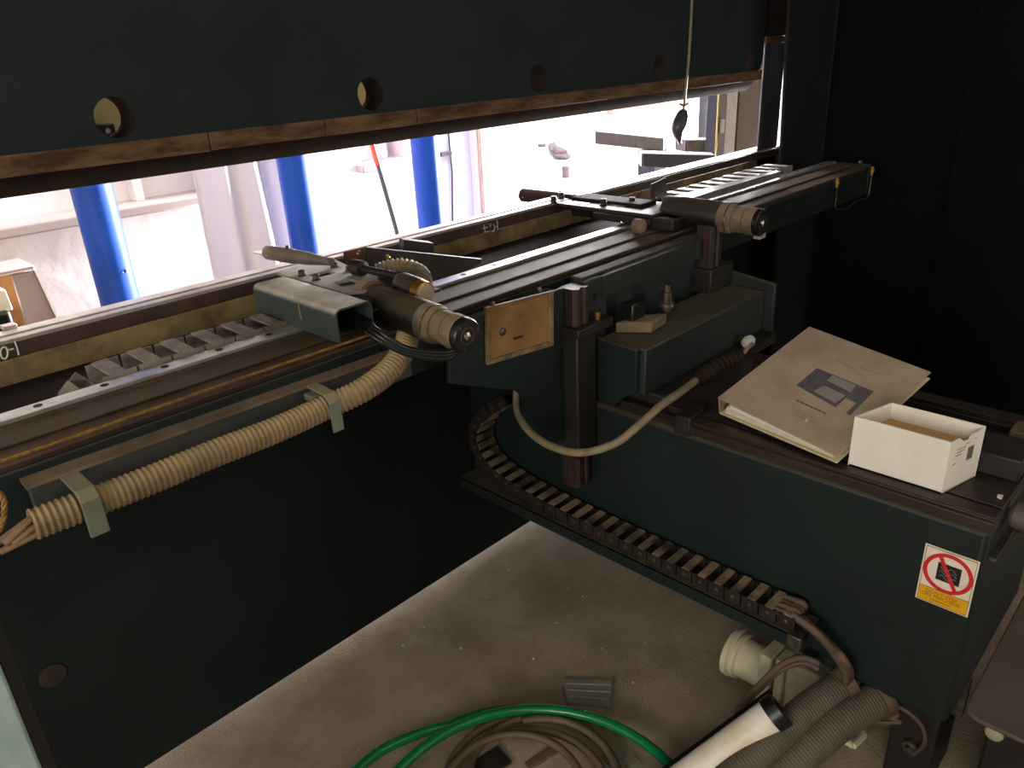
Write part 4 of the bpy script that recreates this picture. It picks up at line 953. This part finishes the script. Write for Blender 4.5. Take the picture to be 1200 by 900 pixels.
t = thing('garden_hose', (gx, gy, 0), 'glossy green rubber hose lying in a loose coil', 'hose')
MB().tube(P, .0125, 16).build('hose_loop', 'hose_green', t)
P2 = smooth_path([PZ(395, 925, .014), PZ(440, 884, .014), PZ(490, 860, .016), PZ(525, 850, .022), PZ(560, 838, .034), PZ(590, 833, .036), PZ(620, 833, .034)], 10)
MB().tube(P2, .0125, 16).build('hose_end', 'hose_green', t)
t = thing('coiled_cable', (gx, gy, 0), 'brown rubber cable coiled inside the green hose', 'cable')
bx0, by0, br0 = circ3(PZ(528, 890, .02), PZ(630, 838, .02), PZ(720, 890, .02))
for (f, ox, oy, ph, z0) in ((1.0, 0, 0, 0, .012), (.86, .02, -.01, 1.0, .028), (.93, -.03, -.02, 2.2, .024), (.80, -.05, .0, 3.0, .036)):
    MB().tube(coil(bx0 + ox, by0 + oy, br0 * f, br0 * f * .97, 1.0, z0, .01, .006, ph), .0095, 12).build('cable_turn', 'cable_brown', t)
c = [PZ(*q, 0) for q in ((660, 800), (719, 801), (716, 832), (664, 826))]
t = thing('plastic_pad', (c[0] + c[2]) / 2, 'small grey ribbed plastic pad lying on the floor', 'pad')
cm = sum(c, V()) / 4
MB().prism(c, (0, 0, .014)).build('body', 'grey_plastic', t, bevel=.003)
for k in range(3):
    f = .2 + .28 * k; p = c[0].lerp(c[3], f); q = c[1].lerp(c[2], f)
    MB().prism([p.lerp(q, .06) + V((0, 0, .014)), p.lerp(q, .94) + V((0, 0, .014)), p.lerp(q, .94) + (c[3] - c[0]) * .04 + V((0, 0, .014)), p.lerp(q, .06) + (c[3] - c[0]) * .04 + V((0, 0, .014))], (0, 0, .002)).build('rib', 'zinc_plate', t)
def fbox(name, label, cat, a, b, wd, h, mt):
    a, b = V(a), V(b); d = (b - a).normalized(); n = V((-d.y, d.x, 0)); a = a.copy()
    o = MB().prism([a - n * wd, b - n * wd, b + n * wd, a + n * wd], (0, 0, h)).build(name, mt, bevel=.003); tag(o, label, cat)
fbox('steel_bar', 'flat dark steel bar lying inside the cable coil', 'bar', PZ(618, 900, 0), PZ(655, 876, 0), .012, .008, 'cable_brown')
fbox('steel_block', 'dark steel block lying inside the cable coil', 'block', PZ(560, 905, 0), PZ(592, 885, 0), .03, .008, 'dark_sheet')
fbox('brick_piece', 'grey broken brick piece beside the cable coil', 'brick', PZ(708, 898, 0), PZ(728, 880, 0), .018, .012, 'grey_plastic')
fbox('brick_chip', 'small grey brick chip next to the broken brick', 'brick', PZ(735, 902, 0), PZ(748, 892, 0), .01, .01, 'grey_plastic')
random.seed(3)
sp = [(666, 689), (683, 699), (596, 668), (756, 754), (497, 735), (472, 757), (570, 700), (652, 730), (625, 772), (706, 760), (742, 800), (540, 760)]
for k, (px, py) in enumerate(sp):
    p = PZ(px, py, 0); r = .0018 + .0009 * (k % 3); t_ = MB()
    t_.lathe(p + V((0, 0, 0)), p + V((0, 0, 1)), [(0, r), (r * .6, r * .9), (r * 1.1, r * .4)], 7)
    tag(t_.build('grit_chip', 'flake_white'), 'pale grit chip lying on the concrete floor', 'chip', 'grit chips on the floor')
